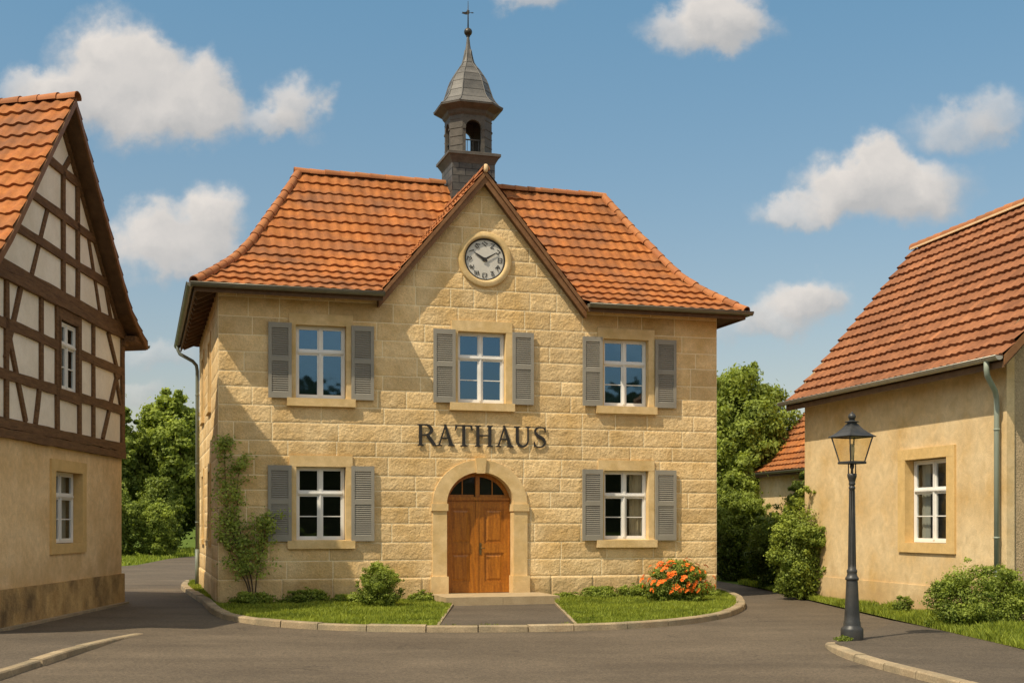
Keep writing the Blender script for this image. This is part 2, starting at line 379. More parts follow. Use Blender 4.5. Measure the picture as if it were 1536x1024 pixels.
# ------------------------------------------------------------------ tiled roof plane
def tiles(name, base, A, La, R, prof, parent, mat, rows=13, tw=.27, wave=.029, lift=.048, clips=(), seed=0, sub=8, skew=0., thick=True):
    """base + a*A + r*R + z*Zup ; prof = [(r,z),...] from the eave to the ridge; clips = [(point, normal)] removing the normal side"""
    rs = np.random.RandomState(seed)
    base = np.array(base, float); A = np.array(A, float); R = np.array(R, float)
    pr = np.array(prof, float); seg = np.hypot(np.diff(pr[:, 0]), np.diff(pr[:, 1])); cum = np.concatenate([[0], np.cumsum(seg)]); T = cum[-1]
    def at(s): return np.interp(s, cum, pr[:, 0]), np.interp(s, cum, pr[:, 1])
    nc = int(math.ceil(La/tw)); nx = nc*sub+1
    ax = np.linspace(0, nc*tw, nx); ph = (np.arange(nx) % sub)/sub
    w = wave*(np.cos(2*np.pi*(ph-.30))*.5+.5)**1.25
    Vs, Fs, Ts, off = [], [], [], 0
    fr = np.array([0., 0., .02, .5, 1.04])
    for r in range(rows):
        s0, s1 = T*r/rows, T*(r+1)/rows
        tint = rs.rand(nc)*.6+rs.rand()*.4*rs.rand(nc)
        sag = np.repeat(rs.randn(nc)*.004, sub); sag = np.concatenate([sag, sag[-1:]])
        slip = np.repeat(rs.randn(nc)*.006, sub); slip = np.concatenate([slip, slip[-1:]])
        rowV = []
        for q, fq in enumerate(fr):
            s = s0+(s1-s0)*fq
            rr, zz = at(min(s, T))
            ra, za = at(max(s-.05, 0)); rb, zb = at(min(s+.05, T))
            dv = R*(rb-ra)+np.array([0, 0, zb-za]); N = np.cross(A, dv); N /= np.linalg.norm(N)
            if N[2] < 0: N = -N
            dv /= np.linalg.norm(dv)
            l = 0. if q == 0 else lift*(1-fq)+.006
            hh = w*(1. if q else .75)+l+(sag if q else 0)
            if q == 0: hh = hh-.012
            P = base[None]+ax[:, None]*A[None]+(R*rr+np.array([0, 0, zz]))[None]+hh[:, None]*N[None]+(slip*(1-fq))[:, None]*dv[None]
            rowV.append(P)
        # lip (own verts), then the exposed face
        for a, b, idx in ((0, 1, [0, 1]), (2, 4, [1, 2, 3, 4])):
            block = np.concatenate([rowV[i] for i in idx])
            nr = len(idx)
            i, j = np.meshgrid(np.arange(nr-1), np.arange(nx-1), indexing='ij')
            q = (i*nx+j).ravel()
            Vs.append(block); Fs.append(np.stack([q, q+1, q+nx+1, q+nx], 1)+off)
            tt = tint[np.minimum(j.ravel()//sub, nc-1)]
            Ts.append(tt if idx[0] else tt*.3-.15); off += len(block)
    o = npmesh(name, np.concatenate(Vs), np.concatenate(Fs), mat, parent, np.concatenate(Ts), smooth=True)
    if clips:
        bm = bmesh.new(); bm.from_mesh(o.data)
        for co, no in clips:
            bmesh.ops.bisect_plane(bm, geom=bm.verts[:]+bm.edges[:]+bm.faces[:], dist=1e-5, plane_co=co, plane_no=no, clear_outer=True)
        bm.to_mesh(o.data); bm.free()
    return o

def ridge_line(name, pts, parent, mat, r=.11, seg=.40, flip=False):
    """overlapping half-round cap tiles along a polyline"""
    P = [Vector(p) for p in pts]
    L = [0]
    for a, b in zip(P, P[1:]): L.append(L[-1]+(b-a).length)
    def at(s):
        for i in range(len(P)-1):
            if s <= L[i+1] or i == len(P)-2:
                return P[i].lerp(P[i+1], (s-L[i])/max(L[i+1]-L[i], 1e-6))
    n = max(1, int(round(L[-1]/seg))); st = L[-1]/n
    mb = MB(); rng = random.Random(len(pts)*7+n)
    for k in range(n):
        a = at(k*st-.0); b = at((k+1)*st)
        d = (b-a).normalized(); x = d.cross(Vector((0, 0, 1))).normalized(); u = x.cross(d).normalized()
        a2 = a-d*.05; b2 = b
        ra, rb = r*1.14, r*.94
        t = rng.random(); N = 9
        va = []; vb = []; vi = []
        jit = u*rng.uniform(-.006, .010)+x*rng.uniform(-.006, .006)
        for q in range(N+1):
            an = math.pi*(q/N)*1.16-math.pi*.08
            dv = x*math.cos(an)+u*math.sin(an)
            va.append(mb.bm.verts.new(a2+dv*ra+jit)); vb.append(mb.bm.verts.new(b2+dv*rb+jit)); vi.append((a2+dv*(ra-.022)+jit, a2+dv*ra+jit))
        for q in range(N):
            f = mb.bm.faces.new((va[q], va[q+1], vb[q+1], vb[q])); f.smooth = True; f[mb.tl] = t
            mb.face([vi[q][0], vi[q+1][0], vi[q+1][1], vi[q][1]], t*.4)
    return mb.build(name, mat, parent, recalc=False)

def gutter(name, p, q, parent, r=.085, ends=True, out=None):
    """half-round channel from p to q, rim at the height of p/q, with a rolled outer bead"""
    mb = MB(); p = Vector(p); q = Vector(q); d = (q-p).normalized(); x = d.cross(Vector((0, 0, 1))).normalized(); z = Vector((0, 0, 1))
    n = 10
    for rr, flip in ((r, 0), (r-.008, 1)):
        A = [p+(x*math.cos(math.pi+math.pi*k/n)+z*math.sin(math.pi+math.pi*k/n))*rr for k in range(n+1)]
        B = [a+(q-p) for a in A]
        va = [mb.bm.verts.new(a) for a in A]; vb = [mb.bm.verts.new(b) for b in B]
        for k in range(n):
            f = mb.bm.faces.new((va[k], va[k+1], vb[k+1], vb[k])); f.smooth = True; f[mb.tl] = .5
    for sgn in (1, -1):
        mb.tube([p+x*r*sgn, q+x*r*sgn], .013, 8)
    if ends:
        for c in (p, q):
            mb.face([c+(x*math.cos(math.pi+math.pi*k/n)+z*math.sin(math.pi+math.pi*k/n))*(r+.004) for k in range(n+1)])
    nb = int((q-p).length/.9)
    for k in range(nb):   # joint bands
        c = p+(q-p)*((k+.5)/nb)
        for a in range(n):
            an = [math.pi+math.pi*(a+e)/n for e in (0, 1)]
            mb.face([c+(x*math.cos(an[0])+z*math.sin(an[0]))*(r+.005)-d*.015, c+(x*math.cos(an[1])+z*math.sin(an[1]))*(r+.005)-d*.015,
                     c+(x*math.cos(an[1])+z*math.sin(an[1]))*(r+.005)+d*.015, c+(x*math.cos(an[0])+z*math.sin(an[0]))*(r+.005)+d*.015])
    return mb.build(name, M['zinc'], parent)

# ------------------------------------------------------------------ windows
def window(parent, x0, x1, z0, z1, y=.14, glass='glass_low', lowbars=True, upper=.36, bars=1, room=True, curtain=None, cname='curtain'):
    """white casement filling the opening x0..x1, z0..z1, frame face at depth y; panes and curtain are its sub-parts"""
    f = MB(); fw = .048; B = .006
    xm = (x0+x1)/2; zt = z1-(z1-z0)*upper
    f.box(x0, x0+fw, y, y+.07, z0, z1, B); f.box(x1-fw, x1, y, y+.07, z0, z1, B)
    f.box(x0+fw, x1-fw, y+.002, y+.068, z1-fw, z1, B); f.box(x0+fw, x1-fw, y+.002, y+.068, z0, z0+fw*1.1, B)
    f.box(x0+fw, x1-fw, y-.016, y+.066, zt-.035, zt+.035, B)             # transom
    f.box(x0+fw, x1-fw, y-.030, y-.016, zt-.012, zt+.016, .004)
    f.box(xm-.032, xm+.032, y-.010, y+.064, z0+fw*1.1, zt-.035, B)       # meeting stiles
    f.box(xm-.011, xm+.011, y-.022, y-.010, z0+fw*1.1, zt-.035, .003)
    f.box(xm-.030, xm+.030, y-.008, y+.063, zt+.035, z1-fw, B)
    sw = .036
    cells = [(x0+fw, xm-.032, z0+fw*1.1, zt-.035, 1), (xm+.032, x1-fw, z0+fw*1.1, zt-.035, 1), (x0+fw, xm-.030, zt+.035, z1-fw, 0), (xm+.030, x1-fw, zt+.035, z1-fw, 0)]
    g = MB()
    for a, b, c, d, low in cells:
        f.box(a, a+sw, y+.012, y+.055, c, d, .004); f.box(b-sw, b, y+.012, y+.055, c, d, .004)
        f.box(a+sw, b-sw, y+.014, y+.053, c, c+sw, .004); f.box(a+sw, b-sw, y+.014, y+.053, d-sw, d, .004)
        if low and lowbars:
            for k in range(bars):
                zz = c+(d-c)*(k+1)/(bars+1)
                f.box(a+sw, b-sw, y+.018, y+.050, zz-.011, zz+.011, .003)
        g.face([(a+.01, y+.036, c+.01), (b-.01, y+.036, c+.01), (b-.01, y+.036, d-.01), (a+.01, y+.036, d-.01)])
    fo = f.build('window', M['white'], parent)
    g.build('pane', M[glass], fo, recalc=False)
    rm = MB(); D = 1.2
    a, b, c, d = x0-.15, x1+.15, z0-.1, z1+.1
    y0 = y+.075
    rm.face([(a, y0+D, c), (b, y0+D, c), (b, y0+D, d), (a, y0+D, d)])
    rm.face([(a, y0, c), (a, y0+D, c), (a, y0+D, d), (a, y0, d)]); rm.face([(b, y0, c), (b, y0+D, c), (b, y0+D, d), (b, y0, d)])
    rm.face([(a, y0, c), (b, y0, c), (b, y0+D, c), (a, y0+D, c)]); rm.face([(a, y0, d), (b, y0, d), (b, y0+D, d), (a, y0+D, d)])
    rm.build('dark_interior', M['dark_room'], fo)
    if curtain:
        cb = MB()
        for ca, cbx in curtain:
            n = 26
            P = [(ca+(cbx-ca)*k/n, y0+.10+.022*math.sin(k*1.9)+.01*math.sin(k*.7)) for k in range(n+1)]
            for (xa, ya), (xb, yb) in zip(P, P[1:]):
                cb.face([(xa, ya, c+.1), (xb, yb, c+.1), (xb, yb, d-.1), (xa, ya, d-.1)], smooth=True)
        cb.build('curtain', M[cname], fo, merge=1e-4)
    return fo

def surround(win, x0, x1, z0, z1, jw, lintel, mat, proud=.035, depth=.16, sillh=0., sillp=.1, sillext=.06, bevel=.008, lintel_ext=0., bottom=0., name='window_surround'):
    """stone jambs, lintel and reveals round the opening"""
    m = MB()
    m.box(x0-jw, x0, -proud, depth, z0-bottom, z1, bevel); m.box(x1, x1+jw, -proud, depth, z0-bottom, z1, bevel)
    m.box(x0-jw-lintel_ext, x1+jw+lintel_ext, -proud-.003, depth, z1, z1+lintel, bevel)
    if bottom: m.box(x0, x1, -proud-.002, depth, z0-bottom, z0, bevel)
    m.build(name, mat, win)
    if sillh:
        s = MB()
        v = [(x0-sillext-jw, -proud-sillp), (x1+sillext+jw, -proud-sillp)]
        xa, xb = x0-sillext-jw, x1+sillext+jw
        zt, zb = z0, z0-sillh
        P = [(xa, depth-.01, zb), (xb, depth-.01, zb), (xb, -proud-sillp, zb), (xa, -proud-sillp, zb), (xa, depth-.01, zt+.012), (xb, depth-.01, zt+.012), (xb, -proud-sillp, zt-.008), (xa, -proud-sillp, zt-.008)]
        s.solid(P, [(0, 1, 2, 3), (7, 6, 5, 4), (0, 4, 5, 1), (1, 5, 6, 2), (2, 6, 7, 3), (3, 7, 4, 0)], bevel=.012)
        s.build('window_sill', mat, win)

def shutter(parent, x0, x1, z0, z1, y=-.095, tilt=0.):
    m = MB(); t = .045; st = .075; B = .005
    zm = z0+(z1-z0)*.52
    m.box(x0, x0+st, y, y+t, z0, z1, B); m.box(x1-st, x1, y, y+t, z0, z1, B)
    for a, b in ((z0, z0+.13), (zm-.055, zm+.055), (z1-.12, z1)):
        m.box(x0+st, x1-st, y+.001, y+t-.001, a, b, B)
    for a, b in ((z0+.13, zm-.055), (zm+.055, z1-.12)):
        n = int((b-a)/.047); p = (b-a)/n
        for k in range(n):
            zc = a+p*(k+.5)
            m.solid([(x0+st-.004, y+.006, zc-.020), (x1-st+.004, y+.006, zc-.020), (x1-st+.004, y+.013, zc-.026), (x0+st-.004, y+.013, zc-.026),
                     (x0+st-.004, y+.036, zc+.022), (x1-st+.004, y+.036, zc+.022), (x1-st+.004, y+.043, zc+.016), (x0+st-.004, y+.043, zc+.016)],
                    [(0, 1, 5, 4), (3, 7, 6, 2), (0, 3, 2, 1), (4, 5, 6, 7), (0, 4, 7, 3), (1, 2, 6, 5)], t=random.random())
    # hinge pins to the wall
    for z in (z0+.2, z1-.2): m.box((x0+x1)/2-.02, (x0+x1)/2+.02, y+t, .0, z-.02, z+.02)
    return m.build('shutter', M['shutter'], parent)

# ================================================================== TOWN HALL
ANG = rad(16.652)
hall = thing('town_hall', 'two storey sandstone town hall with clock gable, orange hipped roof and slate bell turret', 'town hall', (-6.562, 27.736, 0), ANG)
W, D = 12.22, 9.0
GX, GZ, GS = 6.12, 10.16, 1.205     # cross gable: apex x, apex z, slope
wins = [  # opening x0,x1,z0,z1, shutters, glass, lower bars
    (1.72, 2.87, 4.72, 6.38, ((1.10, 1.62), (2.98, 3.50)), 'glass_up', False, None),
    (5.51, 6.69, 4.72, 6.40, ((4.91, 5.44), (6.84, 7.37)), 'glass_up', True, None),
    (9.18, 10.36, 4.74, 6.38, ((8.62, 9.13), (10.52, 11.08)), 'glass_up', True, None),
    (1.73, 2.86, 1.48, 3.16, ((1.09, 1.62), (2.98, 3.51)), 'glass_low', True, None),
    (9.19, 10.36, 1.47, 3.16, ((8.61, 9.14), (10.52, 11.08)), 'glass_low', True, ((9.98, 10.34),)),
]
DX, DS, DR, DW = 6.06, 2.33, .75, .82    # door centre, spring line, arch rise, half width
OW, OR = 1.16, 1.04                      # outer half width and rise of the arch ring
def keep_front(x, z):
    k = np.ones_like(x, bool)
    for a, b, c, d, *_ in wins:
        k &= ~((x > a-.06) & (x < b+.06) & (z > c-.08) & (z < d+.1))
    k &= ~((np.abs(x-DX) < OW-.08) & (z < DS))
    k &= ~((((x-DX)/(OW-.08))**2+((z-DS)/(OR-.08))**2 < 1) & (z >= DS))
    k &= ~(((x-6.17)**2+(z-8.12)**2) < .60**2)
    k &= (z < 7.22) | (z < GZ-.10-GS*np.abs(x-GX))
    return k
stone_wall('front_wall', 0, W, 0, 10.1, keep_front, hall, seed=4)
sidewins = [(2.85, 3.75, 1.45, 3.15), (2.85, 3.75, 4.72, 6.36), (6.2, 7.1, 1.45, 3.15), (6.2, 7.1, 4.72, 6.36)]
def keep_side(y, z):
    k = np.ones_like(y, bool)
    for a, b, c, d in sidewins: k &= ~((y > a-.06) & (y < b+.06) & (z > c-.08) & (z < d+.1))
    return k
stone_wall('side_wall', 0.0, D, 0, 7.4, keep_side, hall, seed=9, cell=.06, rough=.006, axis='side', x_at=0.)
m = MB()
m.face([(W, 0, 0), (W, D, 0), (W, D, 7.4), (W, 0, 7.4)]); m.face([(0, D, 0), (W, D, 0), (W, D, 7.4), (0, D, 7.4)])
m.build('rear_wall', M['plaster_yellow'], hall)
for i, (a, b, c, d, sh, gl, lb, cu) in enumerate(wins):
    fo = window(hall, a+.01, b-.01, c+.005, d-.005, .13, gl, lb, curtain=cu)
    surround(fo, a, b, c, d, .155, .255, M['dressed'], sillh=.19, sillp=.07, sillext=.05, lintel_ext=.0)
    for s in sh: shutter(hall, s[0], s[1], c-.02, d+.02)
# narrow windows of the side wall: built in the facade frame, then turned round the corner
for a, b, c, d in sidewins:
    fo = window(hall, -b, -a, c, d, .14, 'glass_low', True)
    surround(fo, -b, -a, c, d, .14, .2, M['dressed'], sillh=.14, sillp=.05, sillext=.02)
    fo.rotation_euler = (0, 0, rad(-90))
# ---- door
dr = MB()
LB = .006
yd = .24
for side in (-1, 1):
    xa, xb = (DX-DW+.01, DX-.012) if side < 0 else (DX+.012, DX+DW-.01)
    lf = MB(); z0, z1 = .215, 2.40; st = .15
    lf.box(xa, xa+st, yd, yd+.06, z0, z1, LB); lf.box(xb-st, xb, yd, yd+.06, z0, z1, LB)
    for p, q in ((z0, z0+.24), (1.17, 1.38), (z1-.17, z1)): lf.box(xa+st, xb-st, yd+.002, yd+.058, p, q, LB)
    for p, q in ((z0+.24, 1.17), (1.38, z1-.17)):
        lf.box(xa+st, xb-st, yd+.03, yd+.05, p, q)
        # moulding and raised field
        for w_, y_ in ((0., .012), ):
            e = .028
            lf.box(xa+st, xa+st+e, yd+y_, yd+.03, p, q, .006); lf.box(xb-st-e, xb-st, yd+y_, yd+.03, p, q, .006)
            lf.box(xa+st+e, xb-st-e, yd+y_+.001, yd+.03, p, p+e, .006); lf.box(xa+st+e, xb-st-e, yd+y_+.001, yd+.03, q-e, q, .006)
        A = (xa+st+.06, xb-st-.06, p+.06, q-.06); B2 = (xa+st+.10, xb-st-.10, p+.10, q-.10)
        lf.solid([(A[0], yd+.03, A[2]), (A[1], yd+.03, A[2]), (A[1], yd+.03, A[3]), (A[0], yd+.03, A[3]), (B2[0], yd+.014, B2[2]), (B2[1], yd+.014, B2[2]), (B2[1], yd+.014, B2[3]), (B2[0], yd+.014, B2[3])],
                 [(4, 5, 6, 7), (0, 1, 5, 4), (1, 2, 6, 5), (2, 3, 7, 6), (3, 0, 4, 7)])
    lo = lf.build('door', M['door'], hall)
    if side > 0:
        h = MB()
        h.box(xa+.035, xa+.085, yd-.008, yd+.001, 1.12, 1.40, .004)
        h.tube([(xa+.06, yd-.008, 1.28), (xa+.06, yd-.055, 1.28), (xa+.075, yd-.06, 1.28), (xa+.16, yd-.055, 1.272)], .011, 8)
        h.tube([(xa+.06, yd-.012, 1.18), (xa+.06, yd-.02, 1.18)], .018, 10)
        h.build('door_handle', M['brass'], lo)
    else:
        s = MB(); s.box(DX-.045, DX+.02, yd-.018, yd-.001, .205, 2.395, .006); s.build('astragal', M['door'], lo)
# fanlight
def arc(w, r, z, n=24, a0=0., a1=math.pi): return [(DX+w*math.cos(a0+(a1-a0)*k/n), z+r*math.sin(a0+(a1-a0)*k/n)) for k in range(n+1)]
fl = MB()
fl.box(DX-DW+.005, DX+DW-.005, yd-.03, yd+.06, 2.405, 2.50, .01); fl.box(DX-DW+.006, DX+DW-.006, yd-.05, yd-.03, 2.43, 2.47, .006)
oa = arc(DW-.005, DR-.005, DS); ia = arc(DW-.10, DR-.10, DS)
for k in range(24):
    if oa[k][1] < 2.5 and oa[k+1][1] < 2.5: continue
    fl.prism([oa[k], oa[k+1], ia[k+1], ia[k]], yd, yd+.06)
fl.box(DX-.05, DX+.05, yd-.006, yd+.062, 2.50, DS+DR-.08, .006)
for s in (-1, 1):
    fl.box(DX+s*.37-.011, DX+s*.37+.011, yd+.015, yd+.05, 2.55, DS+DR-.16, .003)
    fl.box(DX+s*.40-.33, DX+s*.40+.31, yd+.004, yd+.055, 2.50, 2.55, .004)
fo = fl.build('fanlight', M['door'], hall)
g = MB(); g.face([(p[0], yd+.035, max(p[1], 2.5)) for p in arc(DW-.06, DR-.06, DS)]); g.build('pane', M['glass_low'], fo, recalc=False)
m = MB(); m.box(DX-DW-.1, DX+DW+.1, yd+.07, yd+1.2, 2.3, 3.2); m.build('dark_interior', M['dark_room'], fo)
# stone portal
for s in (-1, 1):
    pt = MB()
    xa, xb = sorted((DX+s*DW, DX+s*OW))
    pt.box(xa, xb, -.055, .32, .62, 2.16, .012)
    xa2, xb2 = sorted((DX+s*(DW-.03), DX+s*(OW+.05)))
    pt.box(xa2, xb2, -.10, .30, .18, .62, .02)
    xa3, xb3 = sorted((DX+s*(DW-.025), DX+s*(OW+.035)))
    pt.box(xa3, xb3, -.085, .31, 2.16, 2.33, .012)
    pt.build('door_jamb', M['dressed'], hall)
ar = MB(); ao = arc(OW, OR, DS, 32); ai = arc(DW, DR, DS, 32)
n = 33
va = [(p[0], -.055, p[1]) for p in ao]+[(p[0], -.055, p[1]) for p in ai]+[(p[0], .02, p[1]) for p in ao]+[(p[0], .32, p[1]) for p in ai]
fs = []
for k in range(n-1):
    fs += [(k, k+1, n+k+1, n+k), (n+k, n+k+1, 3*n+k+1, 3*n+k), (k, 2*n+k, 2*n+k+1, k+1)]
ar.solid(va, fs)
ar.build('door_arch', M['dressed'], hall)
ks = MB(); ks.prism([(DX-.10, DS+DR-.03), (DX+.10, DS+DR-.03), (DX+.135, DS+OR+.045), (DX-.135, DS+OR+.045)], -.10, .2, bevel=.012); ks.build('keystone', M['dressed'], hall)
m = MB(); m.box(DX-DW-.02, DX+DW+.02, -.02, .6, 0, .205, .01); m.build('threshold', M['step'], hall)
m = MB(); m.box(4.84, 6.15, -1.62, -.06, 0.0, .222, .025, .4); m.box(6.158, 7.50, -1.62, -.06, 0.0, .220, .025, .6); m.build('doorstep', M['step'], hall)
# ---- clock
CX, CZ = 6.17, 8.12
ck = MB(); ck.lathe([(.50, -.05), (.52, -.075), (.56, -.085), (.59, -.075), (.63, -.072), (.655, -.06), (.66, 0.05)], n=56)
ck.lathe([(.50, -.05), (.50, .06)], n=56)
for v in ck.bm.verts: v.co = Vector((CX+v.co.x, v.co.z, CZ+v.co.y))
clock = ck.build('clock', M['dressed'], hall, merge=1e-5)
m = MB(); m.lathe([(.465, -.03), (.50, -.045), (.503, .0)], n=56); m.lathe([(.465, -.03), (.462, .0)], n=56)
for v in m.bm.verts: v.co = Vector((CX+v.co.x, v.co.z, CZ+v.co.y))
m.build('dial_rim', M['black'], clock, merge=1e-5)
m = MB(); m.face([(CX+.48*math.cos(2*math.pi*k/56), -.012, CZ+.48*math.sin(2*math.pi*k/56)) for k in range(56)]); m.build('dial', M['dial'], clock)
GL = {12: [((-.3, -.5), (-.3, .5), .17), ((.25, -.5), (.25, .5), .17), ((-.5, .48), (-.1, .5), .09), ((.05, .48), (.4, .5), .09), ((.05, -.5), (.5, -.5), .09)],
      1: [((-.5, .5), (.45, .5), .12), ((.45, .5), (-.4, -.5), .17), ((-.4, -.5), (.45, -.42), .12)],
      2: [((-.4, .5), (.5, .35), .12), ((.5, .35), (0, -.4), .15), ((-.4, -.3), (.4, -.5), .1)],
      3: [((-.45, -.5), (-.45, .5), .15), ((.45, -.5), (.45, .5), .15), ((-.45, .5), (.45, .5), .1), ((-.45, -.5), (.45, -.5), .1), ((-.45, 0), (.45, 0), .1)],
      4: [((-.4, -.5), (-.4, .5), .16), ((-.4, .5), (.4, .3), .12), ((.4, .3), (-.3, 0), .12), ((-.3, 0), (.5, -.5), .16)],
      5: [((-.5, .45), (.3, .5), .12), ((0, .5), (-.2, -.4), .16), ((-.2, -.4), (.5, -.4), .12), ((.2, .1), (.5, -.4), .14)],
      6: [((-.5, -.5), (-.5, .4), .16), ((-.5, .45), (0, .5), .12), ((-.5, -.5), (-.1, -.45), .12), ((.1, .5), (.5, .4), .1), ((.5, .45), (.15, -.5), .16)],
      7: [((-.6, .5), (-.5, -.5), .14), ((-.3, .5), (-.1, -.5), .14), ((-.1, -.5), (.2, .5), .09), ((.2, .5), (.45, -.5), .14)],
      8: [((-.4, .5), (.2, .3), .14), ((.2, .3), (-.4, -.3), .14), ((-.4, -.3), (.1, -.5), .12), ((.5, .4), (0, -.5), .14)],
      9: [((-.5, .5), (-.5, -.5), .15), ((-.5, .4), (0, .1), .1), ((0, .5), (.5, .3), .12), ((.5, .3), (0, -.5), .15)],
      10: [((-.4, .4), (.3, -.5), .15), ((-.5, .5), (-.1, .3), .12)],
      11: [((-.5, .5), (-.15, -.5), .16), ((-.15, -.5), (.1, .5), .1), ((.1, .5), (.5, .3), .1), ((.5, .3), (.35, -.45), .16), ((.35, -.45), (.1, -.4), .1)]}
q = 0
for h, strokes in GL.items():
    an = math.pi/2-h*math.pi/6
    px, pz = CX+.375*math.cos(an), CZ+.375*math.sin(an)
    rot = (an-math.pi/2)*(.35 if h not in (3, 9) else .05)
    if h in (5, 6, 7): rot = 0
    nm = MB()
    for a, b, w in strokes:
        q += 1; s = .105
        def tr(u, v): return (px+(u*math.cos(rot)-v*math.sin(rot))*s, pz+(u*math.sin(rot)+v*math.cos(rot))*s)
        A = tr(*a); B2 = tr(*b)
        nm.bar((A[0], -.016-.0002*q, A[1]), (B2[0], -.016-.0002*q, B2[1]), w*s, .006, up=(0, 1, 0))
    nm.build('numeral', M['black'], clock)
for ang, ln, w, y in ((rad(90+59), .33, .034, -.034), (rad(90-59), .37, .028, -.042)):
    m = MB(); c, s = math.cos(ang), math.sin(ang)
    P = [(-.07, w*.5), (0, w*.9), (ln*.75, w*.45), (ln, 0), (ln*.75, -w*.45), (0, -w*.9), (-.07, -w*.5)]
    m.prism([(CX+u*c-v*s, CZ+u*s+v*c) for u, v in P], y, y+.006)
    if y < -.04: m.prism([(CX+.045*math.cos(k*math.pi/8), CZ+.045*math.sin(k*math.pi/8)) for k in range(16)], y-.010, y-.001)
    m.build('clock_hand', M['black'], clock)
# ---- roof
Z0, ZR = 7.10, 11.06
NT = [(0, 0), (.07, .043), (.14, .088), (.22, .142), (.31, .205), (.39, .272), (.47, .348), (.54, .43), (.61, .513), (.68, .597), (.76, .69), (.83, .778), (.89, .853), (1, 1)]
EL, ER, EF, EB = -.52, 12.76, -.5, 9.5
RX0, RX1, RY = 2.34, 10.88, 4.5
rise = ZR-Z0
prof_f = [(t*(RY-EF), Z0+z*rise) for t, z in NT]
prof_l = [(t*(RX0-EL), Z0+z*rise) for t, z in NT]
prof_r = [(t*(ER-RX1), Z0+z*rise) for t, z in NT]
def vplane(p, q, keep):   # vertical clip plane through two plan points, removing the side away from keep
    d = Vector((q[0]-p[0], q[1]-p[1], 0)); nrm = Vector((-d.y, d.x, 0)).normalized()
    if nrm.dot(Vector((keep[0]-p[0], keep[1]-p[1], 0))) > 0: nrm = -nrm
    return (Vector((p[0], p[1], 0)), nrm)
mid = (6., 0.)
hipFL = vplane((EL, EF), (RX0, RY), (6, -.5)); hipFR = vplane((ER, EF), (RX1, RY), (6, -.5))
hipBL = vplane((EL, EB), (RX0, RY), (6, 9.5)); hipBR = vplane((ER, EB), (RX1, RY), (6, 9.5))
gl = (Vector((GX, 0, GZ+.03)), Vector((GS, 0, -1)).normalized())   # plane of the left gable slope: z = GZ + GS*(x-GX)
gr = (Vector((GX, 0, GZ+.03)), Vector((-GS, 0, -1)).normalized())
ROOF = M['tile']
tw = .268
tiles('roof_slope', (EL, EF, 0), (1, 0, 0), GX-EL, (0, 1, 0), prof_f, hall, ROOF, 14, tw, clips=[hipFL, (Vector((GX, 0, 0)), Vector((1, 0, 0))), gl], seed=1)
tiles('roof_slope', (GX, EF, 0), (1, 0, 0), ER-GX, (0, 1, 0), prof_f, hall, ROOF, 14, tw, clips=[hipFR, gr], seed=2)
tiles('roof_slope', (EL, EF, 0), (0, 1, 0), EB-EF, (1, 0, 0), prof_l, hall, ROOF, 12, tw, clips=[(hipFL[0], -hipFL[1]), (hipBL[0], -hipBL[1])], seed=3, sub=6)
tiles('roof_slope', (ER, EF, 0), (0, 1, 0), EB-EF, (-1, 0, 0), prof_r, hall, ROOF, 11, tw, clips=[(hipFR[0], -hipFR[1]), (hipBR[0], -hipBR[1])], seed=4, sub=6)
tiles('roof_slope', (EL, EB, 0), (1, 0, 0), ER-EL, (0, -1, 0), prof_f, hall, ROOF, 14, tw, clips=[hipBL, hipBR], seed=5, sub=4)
GO = -.27
GH = (GZ-7.14)/GS
for s in (-1, 1):
    tiles('roof_slope', (GX+s*GH, GO, 0), (0, 1, 0), 4.2, (-s, 0, 0), [(0, 7.14), (GH, GZ)], hall, ROOF, 10, tw, wave=.024, lift=.03, seed=6+s, clips=[(Vector((GX, GO+.004, 0)), Vector((0, -1, 0))), (Vector((GX, 3.9, 0)), Vector((0, 1, 0)))])
# caps on ridge and hips
def hip_pts(ex, ey, rx, ry):
    return [(ex+(rx-ex)*t, ey+(ry-ey)*t, Z0+z*rise+.055) for t, z in NT]
ridge_line('hip_tiles', hip_pts(EL, EF, RX0, RY), hall, M['ridge'], .105)
ridge_line('hip_tiles', hip_pts(ER, EF, RX1, RY), hall, M['ridge'], .105)
ridge_line('hip_tiles', hip_pts(EL, EB, RX0, RY), hall, M['ridge'], .105)
ridge_line('hip_tiles', hip_pts(ER, EB, RX1, RY), hall, M['ridge'], .105)
ridge_line('ridge_tiles', [(RX0-.08, RY, ZR+.04), (6.30, RY, ZR+.04)], hall, M['ridge'], .11)
ridge_line('ridge_tiles', [(7.56, RY, ZR+.04), (RX1+.08, RY, ZR+.04)], hall, M['ridge'], .11)
ridge_line('ridge_tiles', [(GX, GO, GZ+.02), (GX, 3.75, GZ+.02)], hall, M['ridge'], .085)
m = MB(); m.lathe([(.0, GZ+.15), (.04, GZ+.135), (.06, GZ+.09), (.062, GZ+.02), (.04, GZ-.04), (0, GZ-.05)], GX, GO-.02, 12); m.build('finial', M['mortar'], hall, merge=1e-4)
# gable bargeboards
for s in (-1, 1):
    L = GH+.03
    def P(t, off): return (GX+s*L*t, GZ-GS*L*t-off)
    m = MB()
    m.prism([P(0, .0), P(1, .0), P(1, .30), P(0, .30)], GO+.03, GO+.07, bevel=.006)
    m.mi = 0
    m.prism([P(0, .0), P(1, .0), P(1, .12), P(0, .12)], GO-.005, GO+.03, bevel=.006)
    m.build('bargeboard', M['barge'], hall)
    m = MB(); m.prism([P(0, .05), P(1, .05), P(1, .26), P(0, .26)], GO+.07, .02); m.build('verge_soffit', M['eave_wood'], hall)
